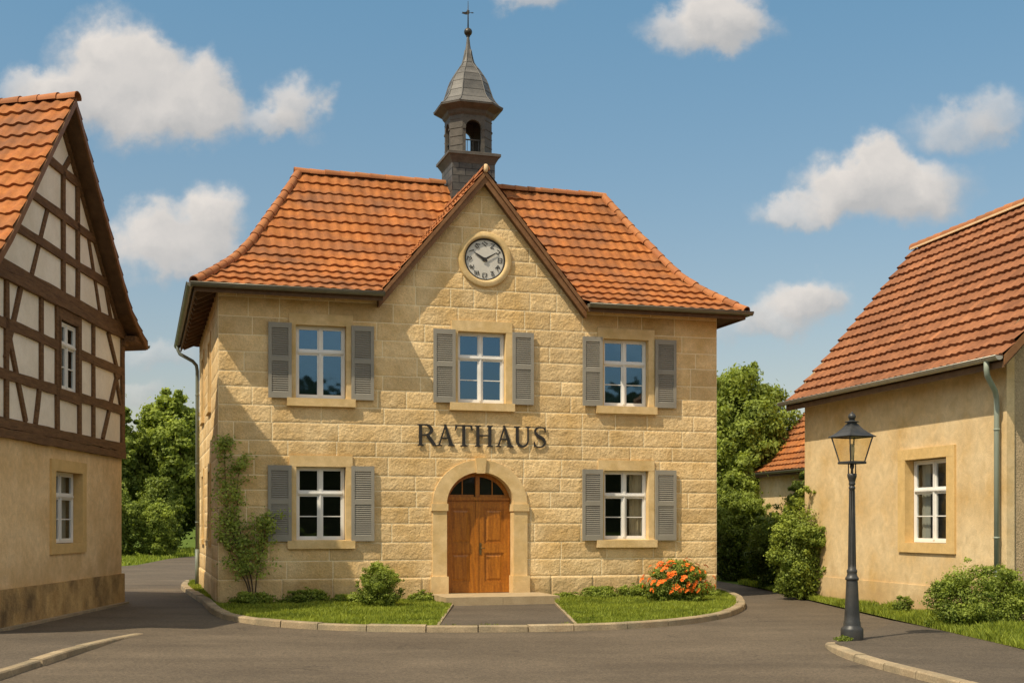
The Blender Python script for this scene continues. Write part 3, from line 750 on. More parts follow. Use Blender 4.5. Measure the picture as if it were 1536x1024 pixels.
# eaves: sloping soffit boards, fascia, rafters on the left side
def eave_z(r): return Z0+np.interp(r, [p[0] for p in prof_f], [p[1]-Z0 for p in prof_f])-.10
for xa, xb in ((EL, GX-GH+.02), (GX+GH-.02, ER)):
    m = MB()
    m.solid([(xa+.02, EF+.03, 6.98), (xb, EF+.03, 6.98), (xb, .05, 7.20), (xa+.02, .05, 7.20), (xa+.02, EF+.03, 7.03), (xb, EF+.03, 7.03), (xb, .05, 7.26), (xa+.02, .05, 7.26)],
            [(0, 1, 2, 3), (4, 7, 6, 5), (0, 4, 5, 1), (2, 6, 7, 3), (0, 3, 7, 4), (1, 5, 6, 2)])
    m.box(xa, xb, EF-.01, EF+.028, 6.93, 7.09, .006)
    m.build('eaves', M['eave_wood'], hall)
for xe, xi in ((EL, .05), (ER, W-.05)):
    m = MB(); sx = 1 if xe < 1 else -1
    m.solid([(xe+sx*.03, EF+.06, 6.985), (xi, .07, 7.205), (xi, D-.05, 7.205), (xe+sx*.03, EB-.03, 6.985), (xe+sx*.03, EF+.06, 7.03), (xi, .07, 7.265), (xi, D-.05, 7.265), (xe+sx*.03, EB-.03, 7.03)],
            [(0, 1, 2, 3), (4, 7, 6, 5), (0, 4, 5, 1), (2, 6, 7, 3), (0, 3, 7, 4), (1, 5, 6, 2)])
    a, b = sorted((xe-sx*.01, xe+sx*.028)); m.box(a, b, EF+.03, EB, 6.932, 7.088, .006)
    m.build('eaves', M['eave_wood'], hall)
for k in range(13):
    m = MB(); y = .1+k*.70
    m.bar((EL+.04, y, 6.90), (.0, y, 7.13), .09, .12, bevel=.006); m.build('rafter', M['eave_wood'], hall)
m = MB(); m.face([(-.01, .01, 7.2), (W, .01, 7.2), (W, D, 7.2), (-.01, D, 7.2)]); m.build('attic_floor', M['eave_wood'], hall)
gutter('gutter', (EL-.10, EF-.095, 7.10), (GX-GH+.04, EF-.095, 7.10), hall)
gutter('gutter', (GX+GH-.04, EF-.095, 7.10), (ER+.14, EF-.095, 7.10), hall)
gutter('gutter', (EL-.095, EF-.10, 7.098), (EL-.095, EB+.1, 7.098), hall)
gutter('gutter', (ER+.095, EF-.10, 7.098), (ER+.095, EB+.1, 7.098), hall)
m = MB()
m.tube([(EL-.095, 8.9, 7.03), (EL-.095, 8.9, 6.9), (EL-.04, 8.88, 6.78), (-.20, 8.84, 6.58), (-.10, 8.82, 6.46), (-.075, 8.82, 6.3), (-.075, 8.82, 1.1)], .05, 12)
m.tube([(-.075, 8.82, 1.12), (-.075, 8.82, .05)], .062, 12)
for z in (5.6, 3.6, 1.9): m.tube([(-.075, 8.82, z-.02), (-.075, 8.82, z+.02)], .06, 12)
m.build('downpipe', M['pipe'], hall)
# ---- bell turret
TX, TY = 6.94, 4.5
b = MB(); hb = .595
b.box(TX-hb, TX+hb, TY-hb, TY+hb, 9.7, 11.62)
turret = b.build('bell_turret', M['slate'], hall)
m = MB()
def sq(r, z): return [(TX-r, TY-r, z), (TX+r, TY-r, z), (TX+r, TY+r, z), (TX-r, TY+r, z)]
def rings(m, seq, smooth=False):
    for (A, B2) in zip(seq, seq[1:]):
        for k in range(len(A)):
            j = (k+1) % len(A); m.face([A[k], A[j], B2[j], B2[k]], random.random(), smooth)
rings(m, [sq(.60, 11.55), sq(.62, 11.60), sq(.70, 11.74), sq(.73, 11.75), sq(.73, 11.82), sq(.60, 11.87)]); m.face(sq(.60, 11.87))
m.build('turret_cornice', M['slate_trim'], turret)
HW, CH = .585, .31     # octagon: half width and half of the front face
def octo(hw, z, ch=None):
    c = ch if ch is not None else CH*hw/HW
    return [(TX-c, TY-hw, z), (TX+c, TY-hw, z), (TX+hw, TY-c, z), (TX+hw, TY+c, z), (TX+c, TY+hw, z), (TX-c, TY+hw, z), (TX-hw, TY+c, z), (TX-hw, TY-c, z)]
bf = MB()
zb, zt_ = 11.87, 12.98
def arch_panel(m, p, q, z0, z1, ow, zs, t, depth):
    """vertical panel from plan point p to q with an arched opening, given thickness inward"""
    p = Vector((p[0], p[1], 0)); q = Vector((q[0], q[1], 0)); d = (q-p); L = d.length; d.normalize(); nrm = Vector((d.y, -d.x, 0))
    def w(u, z, k): return p+d*u-nrm*(depth*k)+Vector((0, 0, z))
    a, b_ = L/2-ow, L/2+ow
    n = 12
    arcp = [(L/2+ow*math.cos(math.pi*(1-i/n)), zs+ow*math.sin(math.pi*(1-i/n))) for i in range(n+1)]
    for k in (0, 1):
        m.face([w(0, z0, k), w(a, z0, k), w(a, zs, k), w(0, zs, k)], .4); m.face([w(b_, z0, k), w(L, z0, k), w(L, zs, k), w(b_, zs, k)], .6)
        for i in range(n):
            (u0, h0), (u1, h1) = arcp[i], arcp[i+1]
            m.face([w(u0, h0, k), w(u1, h1, k), w(u1, z1, k), w(u0, z1, k)])
        m.face([w(0, zs, k), w(a, zs, k), w(a, z1, k), w(0, z1, k)]); m.face([w(b_, zs, k), w(L, zs, k), w(L, z1, k), w(b_, z1, k)])
    for i in range(n):
        m.face([w(*arcp[i], 0), w(*arcp[i+1], 0), w(*arcp[i+1], 1), w(*arcp[i], 1)])
    m.face([w(a, z0, 0), w(a, zs, 0), w(a, zs, 1), w(a, z0, 1)]); m.face([w(b_, z0, 0), w(b_, zs, 0), w(b_, zs, 1), w(b_, z0, 1)])
o8 = octo(HW, 0)
for k in range(8):
    p, q = o8[k], o8[(k+1) % 8]
    if k % 2 == 0: arch_panel(bf, p, q, zb, zt_, .215, 12.52, .5, .09)
    else:
        d = (Vector(q)-Vector(p)).normalized(); nr = Vector((d.y, -d.x, 0))*.09
        P3 = [Vector(p), Vector(q), Vector(q)-nr-d*.037, Vector(p)-nr+d*.037]
        bf.solid([v+Vector((0, 0, zb)) for v in P3]+[v+Vector((0, 0, zt_)) for v in P3], [(0, 3, 2, 1), (4, 5, 6, 7), (0, 1, 5, 4), (1, 2, 6, 5), (2, 3, 7, 6), (3, 0, 4, 7)])
for z in (12.06, 12.30, 12.52, 12.76):          # slate course lips on the corner piers
    for k in (1, 3, 5, 7):
        p, q = Vector(o8[k]), Vector(o8[(k+1) % 8]); d = (q-p).normalized(); nr = Vector((d.y, -d.x, 0))
        bf.bar(p+nr*.006+Vector((0, 0, z)), q+nr*.006+Vector((0, 0, z)), .014, .02)
for k in (0, 2, 4, 6):                            # impost mouldings beside the arches
    p, q = Vector(o8[k]), Vector(o8[(k+1) % 8]); d = (q-p).normalized(); nr = Vector((d.y, -d.x, 0))
    for a, c in ((p, p+d*.09), (q-d*.09, q)): bf.bar(a+nr*.008+Vector((0, 0, 12.50)), c+nr*.008+Vector((0, 0, 12.50)), .03, .05)
bf.build('belfry', M['slate_trim'], turret)
m = MB()
for s in (-1, 1):
    m.bar((TX-.3, TY+s*.52, 12.20), (TX+.3, TY+s*.52, 12.20), .03, .03); m.bar((TX+s*.52, TY-.3, 12.20), (TX+s*.52, TY+.3, 12.20), .03, .03)
    for k in range(3):
        u = -.16+.16*k
        m.bar((TX+u, TY+s*.52, 11.88), (TX+u, TY+s*.52, 12.20), .014, .014, up=(0, 1, 0)); m.bar((TX+s*.52, TY+u, 11.88), (TX+s*.52, TY+u, 12.20), .014, .014, up=(0, 1, 0))
m.build('belfry_railing', M['dark_metal'], turret)
m = MB(); rings(m, [octo(.585, 12.86), octo(.63, 12.92), octo(.66, 13.0), octo(.84, 13.10), octo(.86, 13.105), octo(.865, 13.15)]); m.face(octo(.5, 12.985)); m.build('turret_eaves', M['slate_trim'], turret)
hp = [(.86, 13.15), (.76, 13.22), (.665, 13.34), (.60, 13.46), (.565, 13.58), (.525, 13.71), (.49, 13.84), (.445, 13.96), (.385, 14.07), (.325, 14.17), (.262, 14.27), (.195, 14.36), (.145, 14.45), (.115, 14.56), (.092, 14.68), (.07, 14.82), (.048, 14.98), (.034, 15.14), (.03, 15.22)]
m = MB()
for i in range(len(hp)-1):
    (r0, z0), (r1, z1) = hp[i], hp[i+1]
    lip = .010 if (i % 2 == 0 and i < 13) else .002
    A = octo(r0+lip, z0); B2 = octo(r1+.001, z1); A0 = octo(r0-.012, z0-.002)
    rings(m, [A0, A, B2])
for k in range(8):     # hip rolls
    m.tube([octo(r+.006, z)[k] for r, z in hp[:-3]], [.017]*6+[.014]*(len(hp)-9), 6)
m.build('helm_roof', M['helm'], turret)
m = MB(); bc = 15.31; br_ = .112
m.lathe([(br_*math.sin(math.pi*k/14), bc+br_*math.cos(math.pi*k/14)) for k in range(15)], TX, TY, 20)
m.lathe([(.05, bc-.13), (.062, bc-.10), (.045, bc-.085)], TX, TY, 16)
m.build('finial_ball', M['dark_metal'], turret, merge=1e-4)
m = MB()
m.tube([(TX, TY, 15.4), (TX, TY, 15.75), (TX, TY, 16.16)], [.02, .017, .006], 8)
m.bar((TX-.17, TY, 15.835), (TX+.15, TY, 15.85), .012, .012, up=(0, 1, 0))
m.prism([(TX-.18, 15.80), (TX-.06, 15.78), (TX+.03, 15.80), (TX+.04, 15.90), (TX-.02, 15.92), (TX-.05, 15.86), (TX-.15, 15.83)], TY-.006, TY+.006)
m.prism([(TX+.10, 15.83), (TX+.17, 15.85), (TX+.10, 15.87)], TY-.005, TY+.005)
m.build('weathervane', M['dark_metal'], turret)

# ================================================================== RATHAUS lettering
cosA, sinA = math.cos(ANG), math.sin(ANG)
def hall_pt(u, v, z=0): return (-6.562+u*cosA-v*sinA, 27.736+u*sinA+v*cosA, z)
sign = thing('lettering_sign', 'dark bronze capital letters reading RATHAUS on the stone wall above the arched door', 'sign', hall_pt(4.52, -.03, 3.68), ANG)
H_ = .505
class Glyph(MB):
    def __init__(s): super().__init__(); s.q = 0
    def poly(s, pts):
        s.q += 1; s.prism(pts, -.021-.001*s.q, .0)
    def stem(s, x, w, z0=0., z1=H_, ser=True, sw=None):
        s.poly([(x, z0), (x+w, z0), (x+w, z1), (x, z1)])
        if ser:
            sw = sw or .035
            s.serif(x, w, z0, 1, sw); s.serif(x, w, z1, -1, sw)
    def serif(s, x, w, z, up, sw=.035, th=.022):
        s.poly([(x-sw, z), (x+w+sw, z), (x+w+sw, z+up*th), (x+w, z+up*(th+.02)), (x, z+up*(th+.02)), (x-sw, z+up*th)])
    def ribbon(s, path, ws):
        P = [Vector((p[0], p[1])) for p in path]
        L, R = [], []
        for i, p in enumerate(P):
            d = (P[min(i+1, len(P)-1)]-P[max(i-1, 0)]).normalized(); nn = Vector((-d.y, d.x))*ws[i]/2
            L.append(p+nn); R.append(p-nn)
        s.q += 1; y = -.021-.001*s.q
        n = len(P)
        va = [(p.x, y, p.y) for p in L]+[(p.x, y, p.y) for p in R]+[(p.x, 0, p.y) for p in L]+[(p.x, 0, p.y) for p in R]
        fs = []
        for i in range(n-1):
            fs += [(i, i+1, n+i+1, n+i), (i, 2*n+i, 2*n+i+1, i+1), (n+i, n+i+1, 3*n+i+1, 3*n+i), (2*n+i, 3*n+i, 3*n+i+1, 2*n+i+1)]
        fs += [(0, n, 3*n, 2*n), (n-1, 3*n-1, 4*n-1, 2*n-1)]
        s.solid(va, fs)
def put(g, x): o = g.build('letter', M['letters'], sign); o.location = (x, 0, 0); return o
TK, TN = .076, .034
def letR():
    g = Glyph(); g.stem(.05, TK)
    n = 18; cz = H_*.735; rx, rz = .185, H_*.235
    path = [(.12, H_-.016)]+[(.185+rx*.9*math.sin(math.pi*k/n), cz+rz*math.cos(math.pi*k/n)) for k in range(n+1)]+[(.12, cz-rz)]
    ws = [TN]+[TN+(TK-TN)*math.sin(math.pi*k/n) for k in range(n+1)]+[TN]
    g.ribbon(path, ws)
    g.poly([(.20, cz-rz+.005), (.285, cz-rz+.02), (.47, .02), (.52, .0), (.39, .0)])
    g.poly([(.39, 0), (.54, 0), (.54, .018), (.40, .022)])
    return g
def letA():
    g = Glyph(); w = .45
    ax = w*.5
    g.poly([(.055, .01), (.095, .01), (ax+.012, H_-.05), (ax-.01, H_-.005)])
    g.poly([(ax-.03, H_+.012), (ax+.018, H_+.012), (w-.03, .012), (w-.12, .012)])
    g.poly([(.12, H_*.335), (w-.15, H_*.335), (w-.155, H_*.335+.034), (.13, H_*.335+.034)])
    g.serif(.055, .045, 0, 1, .045); g.serif(w-.115, .08, 0, 1, .04)
    return g
def letT():
    g = Glyph(); w = .43
    g.stem(w/2-TK/2, TK, 0, H_-.03, False); g.serif(w/2-TK/2, TK, 0, 1, .05)
    g.poly([(.01, H_-.034), (w-.01, H_-.034), (w-.015, H_), (.015, H_)])
    g.poly([(.0, H_-.13), (.018, H_-.13), (.062, H_-.034), (.01, H_+.008)])
    g.poly([(w, H_-.13), (w-.018, H_-.13), (w-.062, H_-.034), (w-.01, H_+.008)])
    return g
def letH():
    g = Glyph(); w = .47
    g.stem(.05, TK); g.stem(w-.05-TK, TK)
    g.poly([(.11, H_*.49), (w-.11, H_*.49), (w-.11, H_*.49+.034), (.11, H_*.49+.034)])
    return g
def letU():
    g = Glyph(); w = .45
    n = 20; r = .135; xc = .05+TK/2+r
    path = [(.05+TK/2, H_-.01), (.05+TK/2, .19)]+[(xc-r*math.cos(math.pi*k/n), .18-.155*math.sin(math.pi*k/n)) for k in range(1, n)]+[(xc+r, .19), (xc+r, H_-.01)]
    m_ = len(path); ws = [TK, TK]+[TK+(TN-TK)*(k/n) for k in range(1, n)]+[TN+.004, TN+.004]
    g.ribbon(path, ws)
    g.serif(.05, TK, H_, -1, .038); g.serif(xc+r-.018, .036, H_, -1, .045)
    return g
def letS():
    g = Glyph()
    K = [(.325, .40), (.29, .465), (.20, .487), (.105, .465), (.07, .385), (.11, .305), (.19, .255), (.275, .205), (.312, .125), (.275, .05), (.18, .018), (.085, .045), (.045, .12)]
    P = [tuple(p) for p in catmull(K, 5)]
    n = len(P); ws = [TN*.8+(TK*1.1-TN*.8)*math.exp(-((i/(n-1)-.5)/.17)**2)+.012*math.exp(-((i/(n-1)-.27)/.1)**2)+.012*math.exp(-((i/(n-1)-.74)/.1)**2) for i in range(n)]
    g.ribbon(P, ws)
    g.poly([(.335, .375), (.318, .375), (.29, .46), (.335, .515)]); g.poly([(.035, .145), (.055, .145), (.085, .05), (.035, -.005)])
    return g
put(letR(), 0.0); put(letA(), .455); a_ = put(letT(), .915); put(letH(), 1.385)
put(letA(), 1.90); put(letU(), 2.36); put(letS(), 2.83)

# ================================================================== HALF-TIMBERED HOUSE (left)
LA = math.atan2(.99978, -.02074)
lh = thing('timber_framed_house', 'half timbered gabled house with brown beams and pale panels over a sandy plaster ground floor', 'house', (-8.905, 20.470, 0), LA)
SK = .272       # plan skew of the roof line
U0, U1 = -.35, 8.43
LD = 10.
def wall_poly(m, pts, y=0., t=.5): m.face([(p[0], y, p[1]) for p in pts], t)
rz_ = lambda u: np.interp(u, [-1.3, .25, 4.04, 7.82, 9.21], [5.66, 6.30, 10.19, 6.76, 6.16])
m = MB()
def panel_holes(m, poly_x0, poly_x1, z0, z1, hx0, hx1, hz0, hz1, y=0.):
    wall_poly(m, [(poly_x0, z0), (hx0, z0), (hx0, z1), (poly_x0, z1)], y); wall_poly(m, [(hx1, z0), (poly_x1, z0), (poly_x1, z1), (hx1, z1)], y)
    wall_poly(m, [(hx0, z0), (hx1, z0), (hx1, hz0), (hx0, hz0)], y); wall_poly(m, [(hx0, hz1), (hx1, hz1), (hx1, z1), (hx0, z1)], y)
panel_holes(m, U0, U1, 0, 3.55, 3.88, 5.56, 1.43, 2.92)
m.face([(U0, 0, 0), (U0+SK*LD, LD, 0), (U0+SK*LD, LD, 6), (U0, 0, 6)]); m.face([(U1, 0, 0), (U1+SK*LD, LD, 0), (U1+SK*LD, LD, 6.4), (U1, 0, 6.4)])
m.build('ground_floor_wall', M['plaster_sand'], lh)
m = MB()
panel_holes(m, U0, U1, 3.50, 6.12, 4.0, 5.2, 4.50, 5.92, -.03)
wall_poly(m, [(U0, 6.12), (U1, 6.12), (U1, rz_(U1)-.16), (7.82, 6.60), (4.04, 10.03), (.25, 6.14), (U0, 6.12-.001)], -.03)
m.build('gable_wall', M['plaster_white'], lh)
# plinth of big sandstone blocks
m = MB(); x = U0-.04; k = 0
while x < U1+.03:
    e = min(x+random.uniform(1.1, 1.9), U1+.04)
    if U1+.04-e < .5: e = U1+.04
    m.box(x, e-.006, -.06, .1, 0, .705+random.uniform(-.004, .004), .012, random.random()); x = e
m.box(U1-.1, U1+.058, -.058, 1.5, 0, .70, .012)
m.build('plinth', M['plinth'], lh)
# beams (depths differ by millimetres so no two faces share a plane)
bn = [0]
def beam(name, p, q, w, proud=.035):
    bn[0] += 1
    m = MB(); d = Vector((q[0]-p[0], 0, q[1]-p[1])); nrm = Vector((-d.z, 0, d.x)).normalized()*w/2
    rng = random.Random(bn[0]); y = -.03-proud-.0007*bn[0] % .02
    n = max(2, int(d.length/.45)); L, R = [], []
    for i in range(n+1):
        c = Vector((p[0], 0, p[1]))+d*(i/n)
        L.append(c+nrm*(1+rng.uniform(-.13, .13))); R.append(c-nrm*(1+rng.uniform(-.13, .13)))
    va = [(v.x, y, v.z) for v in L]+[(v.x, y, v.z) for v in R]+[(v.x, -.02, v.z) for v in L]+[(v.x, -.02, v.z) for v in R]
    n += 1; fs = []
    for i in range(n-1):
        fs += [(i, i+1, n+i+1, n+i), (i, 2*n+i, 2*n+i+1, i+1), (n+i, n+i+1, 3*n+i+1, 3*n+i)]
    fs += [(0, n, 3*n, 2*n), (n-1, 2*n-1, 4*n-1, 3*n-1)]
    m.solid(va, fs); return m.build(name, M['timber'], lh)
def beam_y(name, p, q, w, proud): return beam(name, p, q, w, proud)
# ground-floor sill beam and the double plate under the gable
for z0, z1, pr in ((3.36, 3.52, .075), (3.53, 3.71, .06), (6.13, 6.28, .085), (6.29, 6.47, .06)):
    zc = (z0+z1)/2; beam('rail', (U0-.03, zc), (U1+.02, zc), z1-z0, pr)
for z in (5.37, 4.48):
    beam('rail', (U0, z), (3.92, z), .19, .045); beam('rail', (5.32, z), (U1, z), .19, .045)
beam('rail', (3.98, 6.02), (5.22, 6.02), .22, .048); beam('rail', (3.98, 4.42), (5.22, 4.42), .22, .048)
for z in (8.87, 7.97, 7.18):
    h = (10.0-z)
    a = .25+(z-6.30)/(3.89)*3.79+.12; b_ = 4.04+(10.19-z)/3.43*3.78-.12
    beam('rail', (a, z), (b_, z), .17, .045)
for x, z0, z1, w in ((-.22, 3.7, 6.13, .24), (1.36, 3.7, 6.13, .15), (3.06, 4.5, 6.13, .15), (3.94, 3.71, 6.13, .17), (5.27, 3.71, 6.13, .17), (6.18, 3.71, 6.13, .15), (8.32, 3.71, 6.13, .21),
                     (4.28, 6.47, 8.87, .16), (5.16, 6.47, 8.87, .16)):
    beam('post', (x, z0), (x, z1), w, .038)
for p, q in (((2.02, 6.13), (1.30, 4.75)), ((1.38, 5.35), (2.28, 3.72)), ((7.22, 6.13), (8.05, 5.2)), ((7.98, 5.37), (6.82, 3.71)), ((2.98, 4.48), (2.76, 3.71)), ((8.24, 4.48), (7.7, 5.37)),
             ((.1, 6.13), (.9, 3.71)), ((3.45, 7.95), (2.59, 6.47)), ((5.86, 7.95), (6.66, 6.47)), ((4.30, 8.90), (4.98, 9.5)), ((4.5, 9.72), (5.17, 8.92)), ((4.04, 9.95), (4.2, 9.55)),
             ((2.6, 7.97), (3.2, 8.85)) if False else ((7.0, 7.18), (7.45, 6.47))):
    beam('brace', p, q, .135, .030)
# rafters along the gable edge
beam('rafter', (4.04, 9.97), (.1, 5.96), .18, .05); beam('rafter', (4.04, 9.97), (7.85, 6.56), .18, .05); beam('rafter', (7.8, 6.60), (8.6, 6.24), .2, .05)
# windows
fo = window(lh, 4.06, 5.12, 4.53, 5.88, -.02, 'glass_low', True, upper=.33, bars=1)
for a, b_, c, d in ((4.0, 4.06, 4.5, 5.92), (5.12, 5.2, 4.5, 5.92)):
    m = MB(); m.box(a, b_, -.10, .1, c, d, .006); m.build('window_jamb', M['timber'], fo)
fo = window(lh, 3.93, 5.50, 1.47, 2.90, .15, 'glass_low', True, upper=.34, bars=1, curtain=((3.95, 4.3), (5.1, 5.48)), cname='netcurtain')
surround(fo, 3.92, 5.53, 1.46, 2.90, .25, .23, M['sandtrim'], .04, .2, bottom=.2)
# roof
ex = (SK, 1., 0)
profN = [(0, 5.72), (.7, 6.0), (1.35, 6.33), (1.9, 6.83), (3., 7.98), (4., 9.02), (5.14, 10.19)]
profF = [(0, 6.14), (.7, 6.42), (1.4, 6.76), (2.0, 7.30), (5.17, 10.19)]
nL = math.hypot(SK, 1)
OV = -.42
tiles('roof_slope', (-1.10+SK*OV, OV, 0), (SK, 1, 0), 9.5, (1, 0, 0), profN, lh, M['tile'], 15, .285, seed=21, wave=.040, lift=.048)
tiles('roof_slope', (9.21+SK*OV, OV, 0), (SK, 1, 0), 9.5, (-1, 0, 0), profF, lh, M['tile'], 14, .285, seed=22, wave=.04)
ridge_line('ridge_tiles', [(4.04+SK*OV, OV, 10.22), (4.04+SK*9, 9, 10.22)], lh, M['ridge'], .11, .42)
m = MB()
def deck(m, u, z, t0=.04, t1=.16):
    for (ua, za), (ub, zb2) in zip(zip(u, z), list(zip(u, z))[1:]):
        v = []
        for t in (t1, t0):
            v += [(ua+SK*(OV+.03), OV+.03, za-t), (ub+SK*(OV+.03), OV+.03, zb2-t), (ub+SK*9, 9, zb2-t), (ua+SK*9, 9, za-t)]
        m.solid(v, [(0, 1, 2, 3), (4, 7, 6, 5), (0, 4, 5, 1), (1, 5, 6, 2), (2, 6, 7, 3), (3, 7, 4, 0)])
deck(m, [-1.08+0*r for r in ()] or [-1.10+p[0] for p in profN], [p[1] for p in profN]); deck(m, [9.21-p[0] for p in profF], [p[1] for p in profF])
m.build('roof_deck', M['eave_wood'], lh)
for side, pr in ((1, [(-1.10+p[0], p[1]) for p in profN]), (-1, [(9.21-p[0], p[1]) for p in profF])):
    m = MB()
    for (ua, za), (ub, zb2) in zip(pr, pr[1:]):
        m.prism([(ua+SK*OV, za+.015), (ub+SK*OV, zb2+.015), (ub+SK*OV, zb2-.15), (ua+SK*OV, za-.15)], OV-.012, OV+.028)
    m.build('bargeboard', M['barge'], lh)
m = MB()
m.box(U1-.15, 8.9, -.36, .0, 6.08, 6.2, .01); m.box(U1-.2, U1+.12, -.13, .0, 5.98, 6.079, .02)
m.build('eaves_bracket', M['timber'], lh)
gutter('gutter', (9.29+SK*OV, OV, 6.10), (9.29+SK*9, 9, 6.10), lh, r=.07)

# ================================================================== PLASTER HOUSE (right)
RA = math.atan2(-.9758, .2187)
rh = thing('plaster_house', 'low yellow plastered house with steep brown red tile roof beside the street lamp', 'house', (8.58, 25.3, 0), RA)
X0, X1 = -5.84, 2.46          # far and near corner
RD = 6.2; RRZ = 8.86; RE = 4.86
m = MB()
panel_holes(m, X0, X1, 0, 5.06, -1.03, .53, 1.46, 3.2)
m.face([(X0, 0, 0), (X0, RD, 0), (X0, RD, 5.4), (X0, RD/2, 8.6), (X0, 0, 5.4)]); m.face([(X0, RD, 0), (X1, RD, 0), (X1, RD, 5.4), (X0, RD, 5.4)])
m.build('front_wall', M['plaster_yellow'], rh)
m = MB(); m.face([(X1-.002, 0.12, 0), (X1-.002, RD, 0), (X1-.002, RD, 5.4), (X1-.002, RD/2, 8.6), (X1-.002, .12, 5.5)])
m.build('gable_wall', M['plaster_rough'], rh)
m = MB(); m.box(X1-.25, X1+.03, -.022, .14, 0, 5.3, .01); m.build('corner_strip', M['plaster_yellow'], rh)
m = MB(); m.box(X0-.02, X1-.26, -.03, .1, 0, .585, .012); m.build('plinth', M['plaster_yellow'], rh)
fo = window(rh, -1.01, .53, 1.47, 3.18, .16, 'glass_low', True, upper=.37, bars=1, curtain=((-.98, -.62), (.22, .52)), cname='netcurtain')
surround(fo, -1.03, .53, 1.46, 3.2, .29, .22, M['sandtrim'], .045, .3, bottom=.2)
ov = .44
profR = [(0, RE), (.3, RE+.30), (.6, RE+.61), (.9, RE+.93), (RD/2+ov, RRZ)]
tiles('roof_slope', (X0-.12, -ov, 0), (1, 0, 0), X1+.62-X0+.12, (0, 1, 0), profR, rh, M['tile_old'], 15, .24, wave=.024, lift=.06, seed=31, sub=6,
      clips=[(Vector((X1+.58, 0, 0)), Vector((1, 0, 0)))])
tiles('roof_slope', (X0-.12, RD+ov, 0), (1, 0, 0), X1+.62-X0+.12, (0, -1, 0), profR, rh, M['tile_old'], 15, .24, wave=.02, lift=.06, seed=32, sub=4,
      clips=[(Vector((X1+.58, 0, 0)), Vector((1, 0, 0)))])
m = MB()
for sgn in (0, 1):
    for (ra, za), (rb, zb2) in zip(profR, profR[1:]):
        f_ = (lambda r: -ov+r) if not sgn else (lambda r: RD+ov-r)
        v = []
        for t in (.20, .09): v += [(X0-.10, f_(ra), za-t), (X1+.56, f_(ra), za-t), (X1+.56, f_(rb), zb2-t), (X0-.10, f_(rb), zb2-t)]
        m.solid(v, [(0, 1, 2, 3), (4, 7, 6, 5), (0, 4, 5, 1), (1, 5, 6, 2), (2, 6, 7, 3), (3, 7, 4, 0)])
m.build('roof_deck', M['eave_wood'], rh)
for xx in (X1+.565, X0-.115):
    m = MB()
    for (ra, za), (rb, zb2) in zip(profR, profR[1:]):
        v = [(xx-.015, -ov+ra, za-.16), (xx+.02, -ov+ra, za-.16), (xx+.02, -ov+rb, zb2-.16), (xx-.015, -ov+rb, zb2-.16), (xx-.015, -ov+ra, za+.02), (xx+.02, -ov+ra, za+.02), (xx+.02, -ov+rb, zb2+.02), (xx-.015, -ov+rb, zb2+.02)]
        m.solid(v, [(0, 1, 2, 3), (4, 7, 6, 5), (0, 4, 5, 1), (1, 5, 6, 2), (2, 6, 7, 3), (3, 7, 4, 0)])
    m.build('bargeboard', M['barge'], rh)
ridge_line('ridge_tiles', [(X0-.12, RD/2, RRZ+.035), (X1+.58, RD/2, RRZ+.035)], rh, M['ridge'], .125, .36)
m = MB(); m.box(X0-.10, X1+.56, RD/2-.150, RD/2-.10, RRZ-.015, RRZ+.03); m.build('ridge_mortar', M['mortar'], rh)
gutter('gutter', (X0-.3, -ov-.085, RE+.01), (X1+.55, -ov-.085, RE+.01), rh, r=.075).data.materials[0] = M['zinc_light']
m = MB()
m.tube([(2.62, -ov-.085, RE-.05), (2.62, -ov-.085, RE-.20), (2.60, -ov-.06, RE-.30), (2.40, -.20, RE-.56), (2.335, -.13, RE-.68), (2.33, -.12, RE-.85), (2.33, -.12, .65)], .05, 14)
m.tube([(2.33, -.12, .98), (2.33, -.12, .05)], .058, 14)
for z in (3.6, 1.6): m.tube([(2.33, -.12, z-.018), (2.33, -.12, z+.018)], .058, 14)
m.build('downpipe', M['pipe_light'], rh)

# ================================================================== SMALL HOUSE (behind, right)
sh = thing('small_house', 'small single storey house with an orange tiled roof half hidden behind the dark shrubs', 'house', (9.45, 47.5, 0), RA)
m = MB(); SX0, SX1, SD = 0., 9., 6.
m.face([(SX0, 0, 0), (SX1, 0, 0), (SX1, 0, 4.1), (SX0, 0, 4.1)]); m.face([(SX0, 0, 0), (SX0, SD, 0), (SX0, SD, 4.1), (SX0, SD/2, 6.7), (SX0, 0, 4.1)]); m.face([(SX1, 0, 0), (SX1, SD, 0), (SX1, SD, 4.1), (SX1, SD/2, 6.7), (SX1, 0, 4.1)])
m.face([(SX0, SD, 0), (SX1, SD, 0), (SX1, SD, 4.1), (SX0, SD, 4.1)])
m.build('wall', M['plaster_yellow'], sh)
pS = [(0, 3.75), (.7, 4.25), (SD/2+.4, 7.1)]
tiles('roof_slope', (SX0-.35, -.4, 0), (1, 0, 0), 9.7, (0, 1, 0), pS, sh, M['tile'], 13, .27, wave=.03, lift=.06, seed=41, sub=6)
tiles('roof_slope', (SX0-.35, SD+.4, 0), (1, 0, 0), 9.7, (0, -1, 0), pS, sh, M['tile'], 13, .27, wave=.03, lift=.06, seed=42, sub=4)
ridge_line('ridge_tiles', [(SX0-.35, SD/2, 7.13), (SX1+.35, SD/2, 7.13)], sh, M['ridge'], .13, .4)
gutter('gutter', (SX0-.35, -.48, 3.74), (SX1+.35, -.48, 3.74), sh, r=.07)
m = MB()
